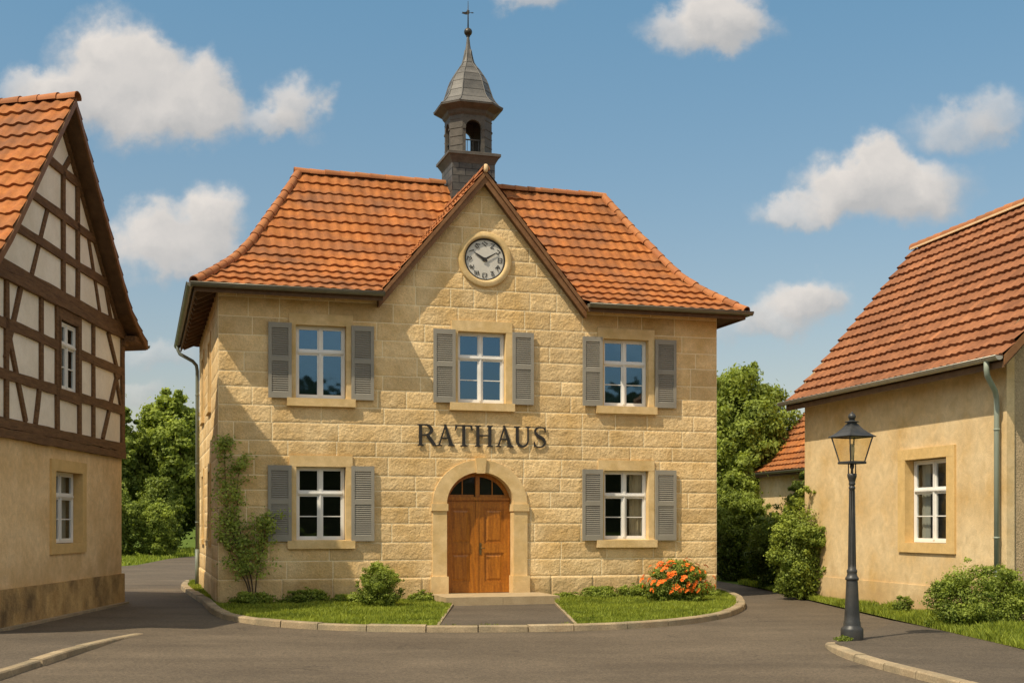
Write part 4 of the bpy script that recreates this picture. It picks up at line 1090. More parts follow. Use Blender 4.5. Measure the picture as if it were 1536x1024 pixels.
for (ra, za), (rb, zb2) in zip(pS, pS[1:]):
    v = []
    for t in (.16, .03): v += [(SX0-.33, -.4+ra, za-t), (SX1+.33, -.4+ra, za-t), (SX1+.33, -.4+rb, zb2-t), (SX0-.33, -.4+rb, zb2-t)]
    m.solid(v, [(0, 1, 2, 3), (4, 7, 6, 5), (0, 4, 5, 1), (1, 5, 6, 2), (2, 6, 7, 3), (3, 7, 4, 0)])
m.build('roof_deck', M['eave_wood'], sh)

# ================================================================== STREET LAMP
lp = thing('street_lamp', 'black cast iron street lamp with a tapered glass lantern standing on the pavement corner', 'street lamp', (5.36, 19.59, .02), 0)
m = MB()
m.lathe([(0, 0), (.172, 0), (.175, .02), (.175, .17), (.168, .20), (.14, .225), (.132, .25), (.132, .29), (.124, .31), (.115, .42), (.100, .70), (.09, .93), (.088, .95)], n=28)
m.build('lamp_base', M['lamp'], lp, merge=1e-4)
m = MB()
m.lathe([(.088, .95), (.104, .955), (.106, .985), (.096, 1.0), (.082, 1.02), (.075, 1.06), (.08, 1.08), (.08, 1.11), (.066, 1.125), (.061, 1.2), (.052, 1.8), (.044, 2.38), (.052, 2.39), (.052, 2.415), (.042, 2.425), (.042, 2.445), (.052, 2.455), (.052, 2.475), (.046, 2.49), (.056, 2.53), (.070, 2.57), (.074, 2.60), (.072, 2.625), (.05, 2.63), (0, 2.63)], n=28)
for k in range(8):   # shallow flutes as raised ribs on the shaft
    a = 2*math.pi*k/8
    m.tube([(.060*math.cos(a), .060*math.sin(a), 1.16), (.0435*math.cos(a), .0435*math.sin(a), 2.36)], [.006, .0045], 5)
m.build('post', M['lamp'], lp, merge=1e-5)
m = MB()
for k in range(4):
    a = math.pi/4+math.pi/2*k+rad(20)
    m.tube([(.055*math.cos(a), .055*math.sin(a), 2.62), (.055*math.cos(a), .055*math.sin(a), 2.79)], .0095, 8)
m.lathe([(.02, 2.62), (.02, 2.70), (.034, 2.72), (.034, 2.79)], n=12)
ROT = rad(24)
def sqr(r, z): return [(r*math.sqrt(2)*math.cos(ROT+math.pi/4+math.pi/2*k), r*math.sqrt(2)*math.sin(ROT+math.pi/4+math.pi/2*k), z) for k in range(4)]
rings(m, [sqr(.05, 2.775), sqr(.150, 2.78), sqr(.156, 2.785), sqr(.156, 2.81), sqr(.142, 2.822), sqr(.12, 2.822)]); m.face(sqr(.12, 2.815))
lan = m.build('lantern', M['lamp'], lp)
m = MB()
bo, to = sqr(.137, 2.815), sqr(.222, 3.205)
for k in range(4): m.bar(bo[k], to[k], .020, .020)
for k in range(4): m.bar(to[k], to[(k+1) % 4], .022, .026)
m.build('lantern_frame', M['lamp'], lan)
bo, to = sqr(.132, 2.82), sqr(.215, 3.20)
for k in range(4):
    m = MB(); m.face([bo[k], bo[(k+1) % 4], to[(k+1) % 4], to[k]]); m.build('lantern_pane', M['lamp_glass'], lan, recalc=False)
m = MB()
rings(m, [sqr(.18, 3.195), sqr(.258, 3.200), sqr(.262, 3.212), sqr(.235, 3.228), sqr(.175, 3.275), sqr(.125, 3.325), sqr(.088, 3.375), sqr(.068, 3.41)])
m.face(sqr(.2, 3.205))
m.lathe([(.085, 3.40), (.075, 3.425), (.078, 3.428), (.112, 3.437), (.112, 3.446), (.07, 3.455), (.045, 3.462), (.045, 3.475)], n=24)
m.lathe([(.045, 3.47)]+[(.060*math.sin(math.pi*k/12), 3.525-.060*math.cos(math.pi*k/12)) for k in range(2, 12)]+[(.018, 3.583), (.014, 3.60), (0, 3.605)], n=20)
m.build('lantern_roof', M['lamp'], lan)
m = MB(); m.lathe([(.018, 2.82), (.02, 2.90), (.035, 2.93), (.042, 3.0), (.035, 3.08), (0, 3.10)], n=14); m.build('bulb', pm('frosted_glass', (.62, .54, .40), (.66, .58, .44), 4, .5), lan, merge=1e-4)

# ================================================================== GROUND
def sheet(name, poly, z, mat, kind='structure'):
    m = MB(); zs = z if isinstance(z, (list, tuple)) else [z]*len(poly)
    f = m.face([(p[0], p[1], q) for p, q in zip(poly, zs)])
    bmesh.ops.triangulate(m.bm, faces=[f])
    for f in m.bm.faces:
        if f.normal.z < 0: f.normal_flip()
    return m.build(name, mat, None, kind, recalc=False)
sheet('ground', [(-900, -300), (900, -300), (900, 1500), (-900, 1500)], -.004, M['meadow'])
sheet('road', [(-60, -60), (60, -60), (60, 14), (7.38, 14), (7.38, 22), (7.25, 27), (7.2, 32), (7.1, 36.5), (6.3, 44), (4, 60), (0, 76), (-8, 81), (-15, 81), (-18.3, 76), (-18.2, 66), (-16.9, 56), (-18.0, 49), (-30, 45), (-60, 45)], 0., M['asphalt'])
# distant low hill
m = MB(); n = 60
A = [(-700+1400*k/n, 620, -.1) for k in range(n+1)]; B2 = [(-700+1400*k/n, 900, 7+5*math.sin(k*.35)+3*math.sin(k*.9+1)) for k in range(n+1)]
for k in range(n): m.face([A[k], A[k+1], B2[k+1], B2[k]])
m.build('hills', pm('hill_wood', (.03, .05, .015), (.05, .075, .02), .05, 1., spec=0.), None, 'structure')

m = MB(); n = 80  # unseen slope added behind the camera, its crest shaped for the window reflections
A = [(-420+840*k/n, -190, -.1) for k in range(n+1)]
B2 = [(-420+840*k/n, -205, float(np.interp(-420+840*k/n, [-420, 0, 60, 100, 147, 170, 195, 260, 420], [20, 26, 33, 35, 27, 33, 40, 36, 22]))+1.0*math.sin(k*1.7+1)+.8*math.sin(k*3.9)) for k in range(n+1)]
for k in range(n): m.face([A[k], A[k+1], B2[k+1], B2[k]])
m.build('hills', pm('reflection_slope', (.05, .06, .025), (.11, .12, .05), .25, .95), None, 'structure')

def ribbon_kerb(name, pts, width, h, inward, hs=None, seglen=.95, seed=1):
    """kerb of separate stones along a polyline; inward = side sign"""
    P = [Vector((p[0], p[1], 0)) for p in pts]
    L = [0]
    for a, b in zip(P, P[1:]): L.append(L[-1]+(b-a).length)
    def at(s):
        s = max(0, min(s, L[-1]))
        for i in range(len(P)-1):
            if s <= L[i+1]+1e-9: return P[i].lerp(P[i+1], (s-L[i])/max(L[i+1]-L[i], 1e-9)), (P[i+1]-P[i]).normalized()
        return P[-1], (P[-1]-P[-2]).normalized()
    def nrm(s):
        a, _ = at(s-.25); b, _ = at(s+.25); d = (b-a).normalized(); return Vector((-d.y, d.x, 0))*inward
    m = MB(); rng = random.Random(seed); s = 0
    while s < L[-1]-.05:
        e = min(s+seglen*rng.uniform(.85, 1.15), L[-1])
        if L[-1]-e < .3: e = L[-1]
        a, b = s+.010, e-.010; k = 5; dz = rng.uniform(-.008, .008); dw = rng.uniform(-.010, .010)
        va = []
        for i in range(k+1):
            q = a+(b-a)*i/k; c, _ = at(q); nn = nrm(q); hh = (h if hs is None else hs(q/L[-1]))+dz
            ed = .018
            va.append([c+nn*dw+Vector((0, 0, -.02)), c+nn*(dw+.008)+Vector((0, 0, hh-ed)), c+nn*(dw+.008+ed)+Vector((0, 0, hh)), c+nn*width+Vector((0, 0, hh)), c+nn*width+Vector((0, 0, -.02))])
        t = rng.random()
        flat = [v for r in va for v in r]; fs = []
        for i in range(k):
            for j in range(4): fs.append((i*5+j, i*5+j+1, (i+1)*5+j+1, (i+1)*5+j))
        fs += [(0, 1, 2, 3, 4), tuple(k*5+j for j in (4, 3, 2, 1, 0))]
        m.solid(flat, fs, t)
        s = e
    return m.build(name, M['kerb'], None, 'structure')

isl = catmull([(-10.15, 38.6), (-9.55, 35.8), (-8.50, 32.6), (-7.22, 28.9), (-6.25, 25.8), (-5.45, 23.9), (-4.2, 22.35), (-2.5, 21.45), (-.6, 21.28), (1.1, 21.55), (2.75, 22.45), (4.05, 24.2), (4.95, 26.6), (5.45, 29.2), (5.7, 31.5), (5.65, 34.5), (5.0, 38.0)], 8)
isl = [(p[0], p[1]) for p in isl]
ribbon_kerb('kerb', isl, .20, .115, 1, seed=3)
def inset(poly, d):
    out = []
    for i, p in enumerate(poly):
        a = Vector(poly[max(i-1, 0)]); b = Vector(poly[min(i+1, len(poly)-1)]); t = (b-a).normalized(); out.append((p[0]+t.y*d*1., p[1]-t.x*d*1.))
    return out
inn = inset(isl, -.19) if False else [(p[0]-0, p[1]) for p in isl]
def inset_l(poly, d):
    out = []
    for i, p in enumerate(poly):
        a = Vector(poly[max(i-1, 0)]); b = Vector(poly[min(i+1, len(poly)-1)]); t = (b-a).normalized(); nn = Vector((t.y, -t.x))*-1
        out.append((p[0]+nn.x*d, p[1]+nn.y*d))
    return out
inner = inset_l(isl, .19)
path_poly = [hall_pt(4.98, -1.60)[:2], hall_pt(7.40, -1.60)[:2], (1.12, 21.78), (-1.28, 21.52)]
iL = min(range(len(inner)), key=lambda i: math.dist(inner[i], (-1.3, 21.5))); iR = min(range(len(inner)), key=lambda i: math.dist(inner[i], (1.15, 21.8)))
sheet('lawn', inner[:iL]+[path_poly[3], path_poly[0], hall_pt(4.98, 1.)[:2], hall_pt(.5, 1.)[:2], hall_pt(.5, 8.8)[:2]], .075, M['soil'])
sheet('lawn', [hall_pt(11.7, 8.8)[:2], hall_pt(11.7, 1.)[:2], hall_pt(7.4, 1.)[:2], path_poly[1], path_poly[2]]+inner[iR+1:], .075, M['soil'])
sheet('path', path_poly, [.038, .038, .105, .105], M['asphalt_walk'])
m = MB()
for a, b in ((path_poly[0], path_poly[3]), (path_poly[1], path_poly[2])):
    m.bar((a[0], a[1], .055), (b[0], b[1], .09), .05, .05)
m.build('path_edging', M['kerb'], None, 'structure')
# left pavement with its kerb, running out into the road
lk = [(-5.7, 2.), (-5.95, 9.), (-6.06, 13.), (-6.12, 15.76), (-6.22, 18.25), (-6.26, 20.0), (-6.22, 21.0)]
lk = [(p[0], p[1]) for p in catmull(lk, 6)]
ribbon_kerb('kerb', lk, .17, .09, 1, hs=lambda t: .085*min(1, (1-t)/.18)+.006, seed=5)
wl = [(p[0]-.16, p[1]) for p in lk]
sheet('pavement', wl+[(-8.93, 21.7), (-8.93, 20.4), (-9.0, 2.)], [.080*min(1, max(0, 21.0-p[1])/3.2)+.004 for p in wl]+[.006, .05, .085], M['asphalt_walk'])
m = MB(); m.box(0, 10.2, -.17, -.055, .0, .05, .01); go = m.build('gutter_stones', M['kerb'], None, 'structure'); go.location = (-8.905+.0, 20.47, 0); go.rotation_euler = (0, 0, LA); go.scale = (.83, 1, 1)
# right pavement
rk = [(p[0], p[1]) for p in catmull([(5.15, 19.35), (4.86, 19.15), (4.70, 18.6), (4.60, 17.4), (4.68, 16.), (4.9, 14.5), (5.25, 12.), (5.9, 8.), (7.2, 2.)], 6)]
ribbon_kerb('kerb', rk, .17, .10, 1, hs=lambda t: .02+.075*min(1, t/.10), seed=6)
wr = [(p[0]+.15, p[1]) for p in rk]
sheet('pavement', [(7.40, 24.), (6.6, 22.2), (5.5, 20.2)]+wr[2:]+[(7.44, 2.), (7.44, 14), (7.44, 22)], [.003, .004, .012]+[.085 if p[1] < 18.3 else .03+.055*(19.4-p[1])/1.1 for p in wr[2:]]+[.030, .030, .030], M['asphalt_walk'])
verge = [(7.36, 10.), (7.46, 16.), (7.46, 18.25), (7.36, 21.67), (7.22, 27.3), (7.12, 31.5), (7.08, 35.), (6.9, 38.), (9.5, 38.), (8.3, 31.), (9.25, 22.9), (11.5, 22.9), (11.5, 10.)]
sheet('verge', verge, .035, M['soil'])

# ================================================================== GRASS
def in_poly(x, y, poly):
    c = np.zeros_like(x, bool); n = len(poly)
    for i in range(n):
        x0, y0 = poly[i]; x1, y1 = poly[(i+1) % n]
        if y0 == y1: continue
        k = ((y0 > y) != (y1 > y)) & (x < (x1-x0)*(y-y0)/(y1-y0)+x0); c ^= k
    return c
def grass(name, polys, holes, n, h, z, seed, label_kind='stuff', w=.008):
    rs = np.random.RandomState(seed)
    P = []
    for poly in polys:
        a = np.array(poly); lo, hi = a.min(0), a.max(0)
        x = rs.uniform(lo[0], hi[0], n); y = rs.uniform(lo[1], hi[1], n)
        k = in_poly(x, y, poly)
        for hpoly in holes: k &= ~in_poly(x, y, hpoly)
        P.append(np.stack([x[k], y[k]], 1))
    P = np.concatenate(P); N = len(P)
    patch = vnoise(P[:, 0], P[:, 1], 1.7, seed)+vnoise(P[:, 0], P[:, 1], 4.1, seed+1)*.6
    hh = h*(rs.uniform(.45, 1.35, N))*(1+patch*1.2)
    a = rs.uniform(0, 2*np.pi, N); lean = rs.uniform(.1, .75, N)*hh; b = rs.uniform(0, 2*np.pi, N)
    dx, dy = np.cos(a)*w, np.sin(a)*w; lx, ly = np.cos(b)*lean, np.sin(b)*lean
    z0 = np.full(N, z)
    V = np.stack([np.stack([P[:, 0]-dx, P[:, 1]-dy, z0], 1), np.stack([P[:, 0]+dx, P[:, 1]+dy, z0], 1),
                  np.stack([P[:, 0]+dx*.8+lx*.45, P[:, 1]+dy*.8+ly*.45, z0+hh*.6], 1), np.stack([P[:, 0]+lx, P[:, 1]+ly, z0+hh], 1)], 1).reshape(-1, 3)
    F = np.arange(N*4).reshape(N, 4)
    t = np.clip(rs.uniform(.15, .95, N)+patch*.5, 0, 1)
    return npmesh(name, V, F, M['grass'], None, t, kind='stuff')
hp_ = [hall_pt(u, v)[:2] for u, v in ((0, 0), (12.22, 0), (12.22, 9), (0, 9))]
stp = [hall_pt(u, v)[:2] for u, v in ((4.84, 0), (7.46, 0), (7.46, -1.5), (4.84, -1.5))]
g = grass('lawn_grass', [inner], [hp_, stp, path_poly], 380000, .060, .072, 11, w=.009)
g['label'] = 'short green lawn grass around the foot of the stone town hall'; g['category'] = 'grass'
front_strip = verge[:8]+[(8.0, 38.), (7.5, 31.), (8.9, 23.2), (10.2, 18.)]
g = grass('verge_grass', [front_strip], [], 190000, .10, .03, 12, w=.009)
g['label'] = 'unmown grass verge along the yellow plastered house wall'; g['category'] = 'grass'
g = grass('meadow_grass', [[(-40, 47.5), (-18.0, 49.3), (-16.95, 56), (-18.25, 66), (-18.35, 76), (-15, 81.1), (-8, 81.2), (-1, 78), (-1, 90), (-40, 90)]], [], 150000, .16, 0, 13, w=.03)
g['label'] = 'rough grass in front of the trees at the bend of the road'; g['category'] = 'grass'

# ================================================================== FOLIAGE
def leaf_mesh(name, centers, normals, size, mat, parent, rs, tint, aspect=.55):
    N = len(centers)
    nv = normals+rs.randn(N, 3)*.55; nv /= np.linalg.norm(nv, axis=1)[:, None]
    up = rs.randn(N, 3); t = np.cross(nv, up); t /= np.linalg.norm(t, axis=1)[:, None]; b = np.cross(nv, t)
    s = (size*rs.uniform(.6, 1.3, N))[:, None]
    droop = nv*s*.22
    V = np.stack([centers-t*s, centers+b*s*aspect-droop*.3, centers+t*s-droop, centers-b*s*aspect-droop*.3], 1).reshape(-1, 3)
    return npmesh(name, V, np.arange(N*4).reshape(N, 4), mat, parent, tint)
def clump_leaves(clumps, n, rs, shell=.55, zmin=None):
    """clumps: list (cx,cy,cz,rx,ry,rz,shade)"""
    c = np.array(clumps, float); vol = (c[:, 3]*c[:, 4]*c[:, 5])**(2/3.); pick = rs.choice(len(c), n, p=vol/vol.sum())
    d = rs.randn(n, 3); d /= np.linalg.norm(d, axis=1)[:, None]
    r = 1-shell*rs.rand(n)**1.6
    lump = 1+.16*np.sin(d[:, 0]*5+pick)*np.sin(d[:, 1]*5+pick*2)*1.0+.12*np.sin(d[:, 2]*7+pick*3)
    P = c[pick, :3]+d*c[pick, 3:6]*(r*lump*np.where(rs.rand(n) < .12, rs.uniform(1., 1.35, n), 1.))[:, None]
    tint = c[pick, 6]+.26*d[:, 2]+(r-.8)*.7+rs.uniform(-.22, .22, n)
    k = np.ones(n, bool)
    if zmin is not None: k = P[:, 2] > zmin
    return P[k], d[k], np.clip(tint[k], 0, 1)
def limb(m, p, q, r0, r1, rng, n=5, wob=.12):
    p, q = Vector(p), Vector(q); L = (q-p).length
    pts = [p+(q-p)*(i/n)+(Vector((rng.uniform(-1, 1), rng.uniform(-1, 1), rng.uniform(-.4, .4)))*wob*L*.25 if 0 < i < n else Vector()) for i in range(n+1)]
    m.tube(pts, [r0+(r1-r0)*i/n for i in range(n+1)], 8)
def tree(name, label, cat, loc, h, rx, ry, zlow, nclump, nleaf, size, mat, seed, group=None, trunk=.16, top=None, light=.45, zc=None):
    rs = np.random.RandomState(seed); rng = random.Random(seed)
    nclump = int(nclump*2.3); nleaf = int(nleaf*1.75); size *= .70
    t = thing(name, label, cat, (loc[0], loc[1], 0), 0, group)
    cz = (h+zlow)/2; rz = (h-zlow)/2; cl = []
    for k in range(nclump):
        while True:
            d = rs.uniform(-1, 1, 3)
            if np.linalg.norm(d) < 1: break
        d = d/np.linalg.norm(d)*np.linalg.norm(d)**.45
        taper = 1-.25*max(d[2], 0)
        spray = k > nclump*.66
        cr = rs.uniform(.07, .12) if spray else rs.uniform(.13, .30)
        if spray: d = d/max(np.linalg.norm(d), .1)*rs.uniform(.90, 1.10)
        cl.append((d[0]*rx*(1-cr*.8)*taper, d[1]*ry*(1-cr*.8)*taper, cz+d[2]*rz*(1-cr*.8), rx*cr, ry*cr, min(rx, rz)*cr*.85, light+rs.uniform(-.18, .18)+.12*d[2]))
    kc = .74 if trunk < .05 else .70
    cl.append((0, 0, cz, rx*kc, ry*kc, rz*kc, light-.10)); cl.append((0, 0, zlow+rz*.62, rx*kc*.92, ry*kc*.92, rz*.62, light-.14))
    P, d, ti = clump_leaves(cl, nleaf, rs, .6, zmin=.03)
    leaf_mesh('crown' if trunk > .05 else 'foliage', P, d, size, mat, t, rs, ti)
    m = MB()
    if trunk > .05:
        limb(m, (0, 0, -.05), (rng.uniform(-.1, .1), rng.uniform(-.1, .1), cz), trunk, trunk*.55, rng, 6, .06)
        for c in cl[:10]:
            limb(m, (0, 0, zlow+(c[2]-zlow)*.3+.1), c[:3], trunk*.42, trunk*.10, rng)
        m.build('trunk', M['bark'], t)
    else:
        for c in cl[:12]:
            limb(m, (rng.uniform(-.1, .1)*rx, rng.uniform(-.1, .1)*ry, -.02), c[:3], max(.012, trunk), .005, rng)
        m.build('stem', M['bark'], t)
    return t

# left background
gL = 'trees behind the timber framed house'
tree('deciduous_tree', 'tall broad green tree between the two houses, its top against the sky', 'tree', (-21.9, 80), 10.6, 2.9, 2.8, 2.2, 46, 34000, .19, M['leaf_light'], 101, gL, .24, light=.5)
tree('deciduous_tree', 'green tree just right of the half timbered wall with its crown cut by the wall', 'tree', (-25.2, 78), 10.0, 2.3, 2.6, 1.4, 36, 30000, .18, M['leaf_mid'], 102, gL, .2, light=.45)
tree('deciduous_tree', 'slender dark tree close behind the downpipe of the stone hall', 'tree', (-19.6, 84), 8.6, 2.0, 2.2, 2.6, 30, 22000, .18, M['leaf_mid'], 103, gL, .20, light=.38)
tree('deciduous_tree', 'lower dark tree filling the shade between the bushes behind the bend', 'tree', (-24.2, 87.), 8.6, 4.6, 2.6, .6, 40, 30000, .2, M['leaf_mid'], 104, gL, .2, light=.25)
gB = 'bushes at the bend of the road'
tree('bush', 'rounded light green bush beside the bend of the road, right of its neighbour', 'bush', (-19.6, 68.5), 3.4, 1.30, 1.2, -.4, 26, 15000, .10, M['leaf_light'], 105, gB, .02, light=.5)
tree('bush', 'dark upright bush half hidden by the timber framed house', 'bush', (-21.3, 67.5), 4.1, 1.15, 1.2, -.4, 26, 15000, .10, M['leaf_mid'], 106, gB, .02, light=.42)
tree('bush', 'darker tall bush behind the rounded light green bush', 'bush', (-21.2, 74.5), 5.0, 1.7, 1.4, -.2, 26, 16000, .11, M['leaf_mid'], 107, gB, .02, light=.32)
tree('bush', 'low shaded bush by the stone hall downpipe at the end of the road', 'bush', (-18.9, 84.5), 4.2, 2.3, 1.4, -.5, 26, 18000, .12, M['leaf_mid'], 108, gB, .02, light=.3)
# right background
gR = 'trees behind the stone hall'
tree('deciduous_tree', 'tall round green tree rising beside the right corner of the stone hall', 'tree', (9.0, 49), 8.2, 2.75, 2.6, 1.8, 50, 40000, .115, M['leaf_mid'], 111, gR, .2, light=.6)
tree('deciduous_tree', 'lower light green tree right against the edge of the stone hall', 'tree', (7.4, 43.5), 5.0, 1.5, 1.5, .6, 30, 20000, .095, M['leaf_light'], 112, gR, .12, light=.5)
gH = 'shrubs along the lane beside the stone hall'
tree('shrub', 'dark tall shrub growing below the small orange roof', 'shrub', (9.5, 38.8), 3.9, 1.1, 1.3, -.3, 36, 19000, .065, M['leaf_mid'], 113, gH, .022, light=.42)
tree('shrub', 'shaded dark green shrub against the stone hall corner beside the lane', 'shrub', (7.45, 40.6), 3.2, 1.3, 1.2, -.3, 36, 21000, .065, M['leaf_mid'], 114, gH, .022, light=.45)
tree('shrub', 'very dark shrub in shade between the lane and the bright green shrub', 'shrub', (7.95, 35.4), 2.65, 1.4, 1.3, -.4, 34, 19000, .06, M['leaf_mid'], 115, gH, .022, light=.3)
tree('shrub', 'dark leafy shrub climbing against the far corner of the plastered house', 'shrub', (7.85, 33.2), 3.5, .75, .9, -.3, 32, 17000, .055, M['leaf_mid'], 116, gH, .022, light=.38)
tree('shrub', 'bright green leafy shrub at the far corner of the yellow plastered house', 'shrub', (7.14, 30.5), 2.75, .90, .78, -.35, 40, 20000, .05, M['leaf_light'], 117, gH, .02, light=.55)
tree('shrub', 'wide low light green shrub under the downpipe of the plastered house', 'shrub', (8.28, 21.9), 1.25, 1.06, .8, -.3, 40, 18000, .036, M['leaf_light'], 118, gH, .014, light=.5)
# island planting
tree('round_bush', 'small round clipped bush left of the town hall door', 'bush', (-2.84, 26.7), 1.08, .53, .53, -.05, 40, 13000, .030, M['leaf_light'], 121, None, .012, light=.5)
fb = tree('flowering_shrub', 'shrub covered in orange blossoms at the right corner of the town hall', 'flowering shrub', (3.80, 28.55), 1.08, .80, .60, -.15, 34, 12500, .036, M['leaf_light'], 122, None, .012, light=.4)
# blossoms: one five-petalled mesh, copied
rs = np.random.RandomState(5)
m = MB()
for k in range(5):
    a = 2*math.pi*k/5; c, s = math.cos(a), math.sin(a)
    def pp(r, w, z): return (r*c-w*s, r*s+w*c, z)
    m.face([pp(.004, 0, 0), pp(.030, .020, .014), pp(.052, 0, .018), pp(.030, -.020, .014)])
for q in range(2):       # two smaller florets of the same truss
    ox, oy = (.045, .02) if q else (-.03, -.045)
    for k in range(5):
        a = 2*math.pi*k/5+.5; c, s = math.cos(a), math.sin(a)
        def pp(r, w, z): return (ox+r*c-w*s, oy+r*s+w*c, z-.012)
        m.face([pp(.003, 0, 0), pp(.022, .016, .012), pp(.040, 0, .014), pp(.022, -.016, .012)])
b0 = m.build('blossom', M['blossom'], fb, recalc=False)
for k in range(96):
    while True:
        d = rs.randn(3); d /= np.linalg.norm(d)
        if d[2] > -.30 and d[1] < .35: break
    o = b0 if k == 0 else b0.copy()
    if k: link(o, fb)
    r = rs.uniform(.70, 1.12)*(1+.12*math.sin(k*1.7))
    cz_ = .46+rs.uniform(-.03, .03)
    o.location = (d[0]*.78*r, d[1]*.58*r, max(.14, cz_+d[2]*.56*r))
    o.rotation_euler = Vector((d[0], d[1], d[2]+.25)).to_track_quat('Z', 'Y').to_euler(); s_ = rs.uniform(.65, 1.3); o.scale = (s_, s_, s_)
# climbing plant on the wall
vx = thing('climbing_plant', 'thin climbing plant with bare stems growing up the left corner of the stone wall', 'climbing plant', hall_pt(.72, -.16), ANG)
rng = random.Random(3); rs = np.random.RandomState(33)
stems = [[(.02, 0, 0), (-.05, .02, .5), (-.22, .04, 1.1), (-.45, .05, 1.8), (-.55, .06, 2.6), (-.58, .07, 3.4), (-.55, .07, 3.65)],
         [(.05, 0, 0), (.0, .02, .6), (-.15, .04, 1.2), (-.28, .05, 2.0), (-.30, .06, 2.8), (-.18, .06, 3.35)],
         [(.06, -.02, 0), (.10, .0, .5), (.15, .03, .9), (.28, .04, 1.4), (.36, .05, 1.75), (.33, .05, 1.95)],
         [(-.02, -.02, 0), (-.10, .0, .5), (-.32, .02, .9), (-.52, .04, 1.4), (-.58, .05, 1.9)]]
m = MB(); cen = []; nor = []; tin = []
for si, st in enumerate(stems):
    pts = [tuple(p) for p in catmull(st, 6)]
    n = len(pts); m.tube(pts, [.019*(1-.8*i/n) for i in range(n)], 6)
    for i, p in enumerate(pts):
        if p[2] < .75: continue
        for k in range(2):
            L = rs.uniform(.12, .46)*(1.15-.25*abs(p[2]-2)); d = Vector((rs.uniform(-1, 1), rs.uniform(-.55, .1), rs.uniform(-.25, .8))).normalized()
            q = Vector(p)+d*L; q.y = min(q.y, .08)
            m.tube([p, tuple(Vector(p).lerp(q, .5)+Vector((0, 0, .02))), tuple(q)], [.006, .004, .002], 5)
            N = int(rs.uniform(10, 34))
            for _ in range(N):
                f = rs.rand()**.7; c = Vector(p).lerp(q, f)+Vector(rs.randn(3)*.065); c.y = min(c.y, .10)
                cen.append(c); nor.append((rs.randn()*.4, -1, rs.rand())); tin.append(min(1, max(0, .45+rs.uniform(-.35, .35))))
m.build('stem', M['bark'], vx)
leaf_mesh('foliage', np.array(cen), np.array(nor, float), .036, M['leaf_vine'], vx, rs, tin)
# low plants along the foot of the wall
gP = 'low plants along the foot of the stone wall'
def low(label, u, v, h, rx, ry, n, seed, mat='leaf_light', light=.52, size=.036):
    return tree('low_plant', label, 'plant', hall_pt(u, v)[:2], h*.95, rx*1.15, ry*1.1, -.12, 22, n, size, M[mat], seed, gP, .008, light=light)
low('low leafy plant around the stems of the climbing plant', .75, -.45, .42, .55, .30, 4500, 131)
low('low leafy plant below the left ground floor window sill', 1.9, -.42, .46, .60, .28, 4500, 132)
low('low leafy plant midway between the window sill and round bush', 2.9, -.50, .36, .45, .28, 3500, 133, light=.5)
low('low leafy plant touching the left side of the round bush', 3.5, -.75, .34, .38, .26, 3000, 134, 'leaf_light')
low('sparse low plant between round bush and doorstep', 4.55, -.35, .36, .32, .22, 2000, 135)
low('low plant under the right ground floor window left of the blossoms', 8.9, -.55, .42, .62, .30, 4500, 136, 'leaf_light')
low('low plant adjoining the orange blossom shrub on its left', 9.75, -.75, .50, .50, .32, 4500, 137, 'leaf_light')
low('small low plant just right of the doorstep', 8.0, -.40, .26, .42, .22, 2200, 138, 'leaf_light')
low('low plant at the stone corner right of the orange blossoms', 11.7, -.45, .40, .38, .28, 2600, 139)
# weeds
tree('weed_tuft', 'small weed tuft at the foot of the street lamp', 'weed', (5.18, 19.42), .12, .17, .11, .0, 16, 420, .026, M['leaf_light'], 141, None, .004)
tree('low_plant', 'small weed growing in the grass against the plastered wall plinth', 'plant', (8.0, 25.4), .42, .26, .22, .0, 12, 1600, .026, M['leaf_light'], 142, None, .006)

# ================================================================== CAMERA, LIGHT, SKY
cam = bpy.data.cameras.new('camera'); co = bpy.data.objects.new('camera', cam); link(co)
co.location = (0, 0, 1.86); co.rotation_euler = (rad(90), 0, 0)
cam.sensor_width = 36; cam.lens = 1864/1536*36; cam.shift_y = (785-512)/1536; cam.clip_start = .1; cam.clip_end = 4000
S.camera = co

AZ = (.735, .678); EL_ = 54.0
sun = bpy.data.lights.new('sun', 'SUN'); so = bpy.data.objects.new('sun', sun); link(so)
sun.energy = 4.8; sun.angle = rad(.53); sun.color = (1., .87, .66)
dv = Vector((AZ[0]*math.cos(rad(EL_)), AZ[1]*math.cos(rad(EL_)), -math.sin(rad(EL_))))
so.rotation_euler = dv.to_track_quat('-Z', 'Y').to_euler()

w = bpy.data.worlds.new('World'); S.world = w; w.use_nodes = True
nt = w.node_tree; bg = nt.nodes['Background']
sky = nd(nt, 'ShaderNodeTexSky', sky_type='NISHITA'); sky.sun_disc = False
sky.sun_elevation = rad(EL_); sky.sun_rotation = math.atan2(-AZ[0], -AZ[1])
sky.air_density = 1.0; sky.dust_density = 1.2; sky.ozone_density = 1.0; sky.altitude = 200
tc = nd(nt, 'ShaderNodeTexCoord')
sx = nd(nt, 'ShaderNodeSeparateXYZ'); nt.links.new(tc.outputs['Generated'], sx.inputs[0])
yy = mathn(nt, 'MAXIMUM', sx.outputs[1], .05)
pc = nd(nt, 'ShaderNodeCombineXYZ'); nt.links.new(mathn(nt, 'DIVIDE', sx.outputs[0], yy), pc.inputs[0]); nt.links.new(mathn(nt, 'DIVIDE', sx.outputs[2], yy), pc.inputs[1])
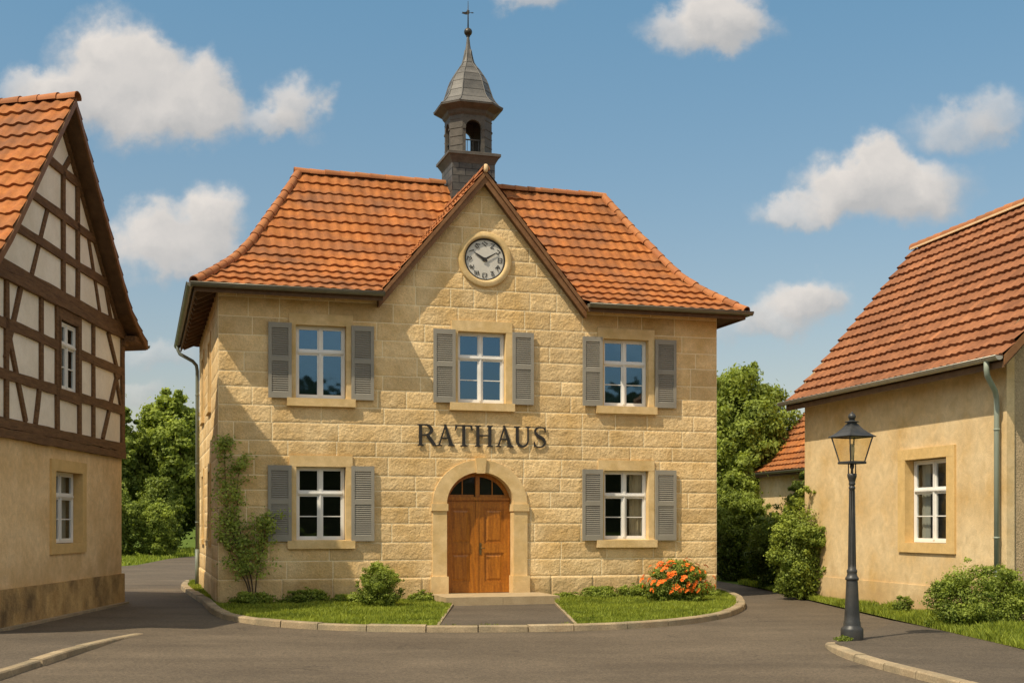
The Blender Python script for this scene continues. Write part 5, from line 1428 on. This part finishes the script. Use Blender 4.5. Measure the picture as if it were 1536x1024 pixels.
# domain-warp for billowing edges
nz = nd(nt, 'ShaderNodeTexNoise'); nt.links.new(pc.outputs[0], nz.inputs['Vector']); nz.inputs['Scale'].default_value = 26; nz.inputs['Detail'].default_value = 7; nz.inputs['Roughness'].default_value = .58
wv = nd(nt, 'ShaderNodeVectorMath', operation='SUBTRACT'); nt.links.new(nz.outputs['Color'], wv.inputs[0]); wv.inputs[1].default_value = (.5, .5, .5)
ws = nd(nt, 'ShaderNodeVectorMath', operation='SCALE'); nt.links.new(wv.outputs[0], ws.inputs[0]); ws.inputs['Scale'].default_value = .052
pw = nd(nt, 'ShaderNodeVectorMath', operation='ADD'); nt.links.new(pc.outputs[0], pw.inputs[0]); nt.links.new(ws.outputs[0], pw.inputs[1])
# cumulus lobes: bearing (tangent), height (tangent), radii, density
def cl(px, py, rx, ry, a=1.): return ((px-768)/1864, (785-py)/1864, rx/1864, ry/1864, a)
LOB = [cl(165, 95, 82, 66), cl(215, 110, 60, 50), cl(110, 150, 85, 48), cl(225, 165, 105, 58), cl(310, 130, 48, 50, .92), cl(300, 175, 66, 44, .88), cl(40, 140, 62, 36, .6), cl(445, 160, 46, 46, .8), cl(405, 185, 46, 28, .66),
       cl(235, 350, 62, 48, .95), cl(320, 335, 52, 52, .95), cl(275, 385, 95, 40, .85),
       cl(1085, 20, 62, 50, .95), cl(1040, 45, 75, 35, .75), cl(1110, 45, 55, 35, .7),
       cl(1320, 245, 48, 48), cl(1270, 285, 70, 50, .95), cl(1350, 285, 110, 48, .9), cl(1200, 320, 70, 26, .7), cl(1440, 190, 75, 38, .55), cl(1500, 165, 45, 40, .5),
       cl(1215, 450, 62, 34, .9), cl(1170, 480, 60, 36, .7), cl(795, -5, 55, 22, .6), cl(235, 528, 70, 22, .4), cl(200, 585, 40, 18, .4), cl(1100, 490, 60, 25, .35)]
acc = None; hacc = None
for cx_, cz_, rx_, rz_2, a in LOB:
    s1 = nd(nt, 'ShaderNodeVectorMath', operation='SUBTRACT'); nt.links.new(pw.outputs[0], s1.inputs[0]); s1.inputs[1].default_value = (cx_, cz_, 0)
    s2 = nd(nt, 'ShaderNodeVectorMath', operation='MULTIPLY'); nt.links.new(s1.outputs[0], s2.inputs[0]); s2.inputs[1].default_value = (1/rx_, 1/rz_2, 0)
    s3 = nd(nt, 'ShaderNodeVectorMath', operation='LENGTH'); nt.links.new(s2.outputs[0], s3.inputs[0])
    v = mathn(nt, 'MULTIPLY', maprange(nt, s3.outputs['Value'], 1.32, .50, 0, 1, True), a)
    sy = nd(nt, 'ShaderNodeSeparateXYZ'); nt.links.new(s2.outputs[0], sy.inputs[0])
    hv = mathn(nt, 'MULTIPLY', v, mathn(nt, 'ADD', sy.outputs[1], mathn(nt, 'MULTIPLY', sy.outputs[0], -.35)))
    if acc is None: acc, hacc, vs = v, hv, v
    else:
        inv = mathn(nt, 'MULTIPLY', mathn(nt, 'SUBTRACT', 1., acc), mathn(nt, 'SUBTRACT', 1., v)); acc = mathn(nt, 'SUBTRACT', 1., inv)
        hacc = mathn(nt, 'ADD', hacc, hv); vs = mathn(nt, 'ADD', vs, v)
front = maprange(nt, sx.outputs[1], .1, .3)
dens = mathn(nt, 'MULTIPLY', acc, front)
# eroded by finer noise
n2 = noise(nt, pc.outputs[0], 60, 6, .6)
dens = mathn(nt, 'MULTIPLY', dens, maprange(nt, mathn(nt, 'ADD', n2, mathn(nt, 'MULTIPLY', dens, .75)), .50, .95, .62, 1.0), True)
height = mathn(nt, 'DIVIDE', hacc, mathn(nt, 'MAXIMUM', vs, .02))
shade = maprange(nt, mathn(nt, 'ADD', height, mathn(nt, 'MULTIPLY', mathn(nt, 'SUBTRACT', noise(nt, pw.outputs[0], 22, 5), .5), 1.6)), -.75, .75)
K = 1/.10
ccol = mix_rgb(nt, shade, (.50*K, .495*K, .49*K), (.80*K, .745*K, .69*K))
gcol = mix_rgb(nt, maprange(nt, sx.outputs[2], .08, .42), (1.33, 1.10, .93), (1.10, 1.50, 1.40))
grade = mix_rgb(nt, 1., sky.outputs[0], gcol, 'MULTIPLY')
out = mix_rgb(nt, maprange(nt, dens, .0, .9, 0, .97), grade, ccol)
# unseen clouds added overhead and behind the camera to raise warm ambient light
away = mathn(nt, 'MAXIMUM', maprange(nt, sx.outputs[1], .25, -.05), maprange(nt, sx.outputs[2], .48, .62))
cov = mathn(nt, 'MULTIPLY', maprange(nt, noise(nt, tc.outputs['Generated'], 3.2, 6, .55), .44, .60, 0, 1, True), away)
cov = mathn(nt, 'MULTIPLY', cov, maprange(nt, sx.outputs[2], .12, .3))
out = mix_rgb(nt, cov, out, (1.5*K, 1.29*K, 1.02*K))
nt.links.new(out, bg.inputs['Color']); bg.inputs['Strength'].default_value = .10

S.view_settings.view_transform = 'Standard'; S.view_settings.look = 'None'; S.view_settings.exposure = 0; S.view_settings.gamma = 1
S.cycles.max_bounces = 6; S.cycles.transparent_max_bounces = 12
S.cycles.use_denoising = True
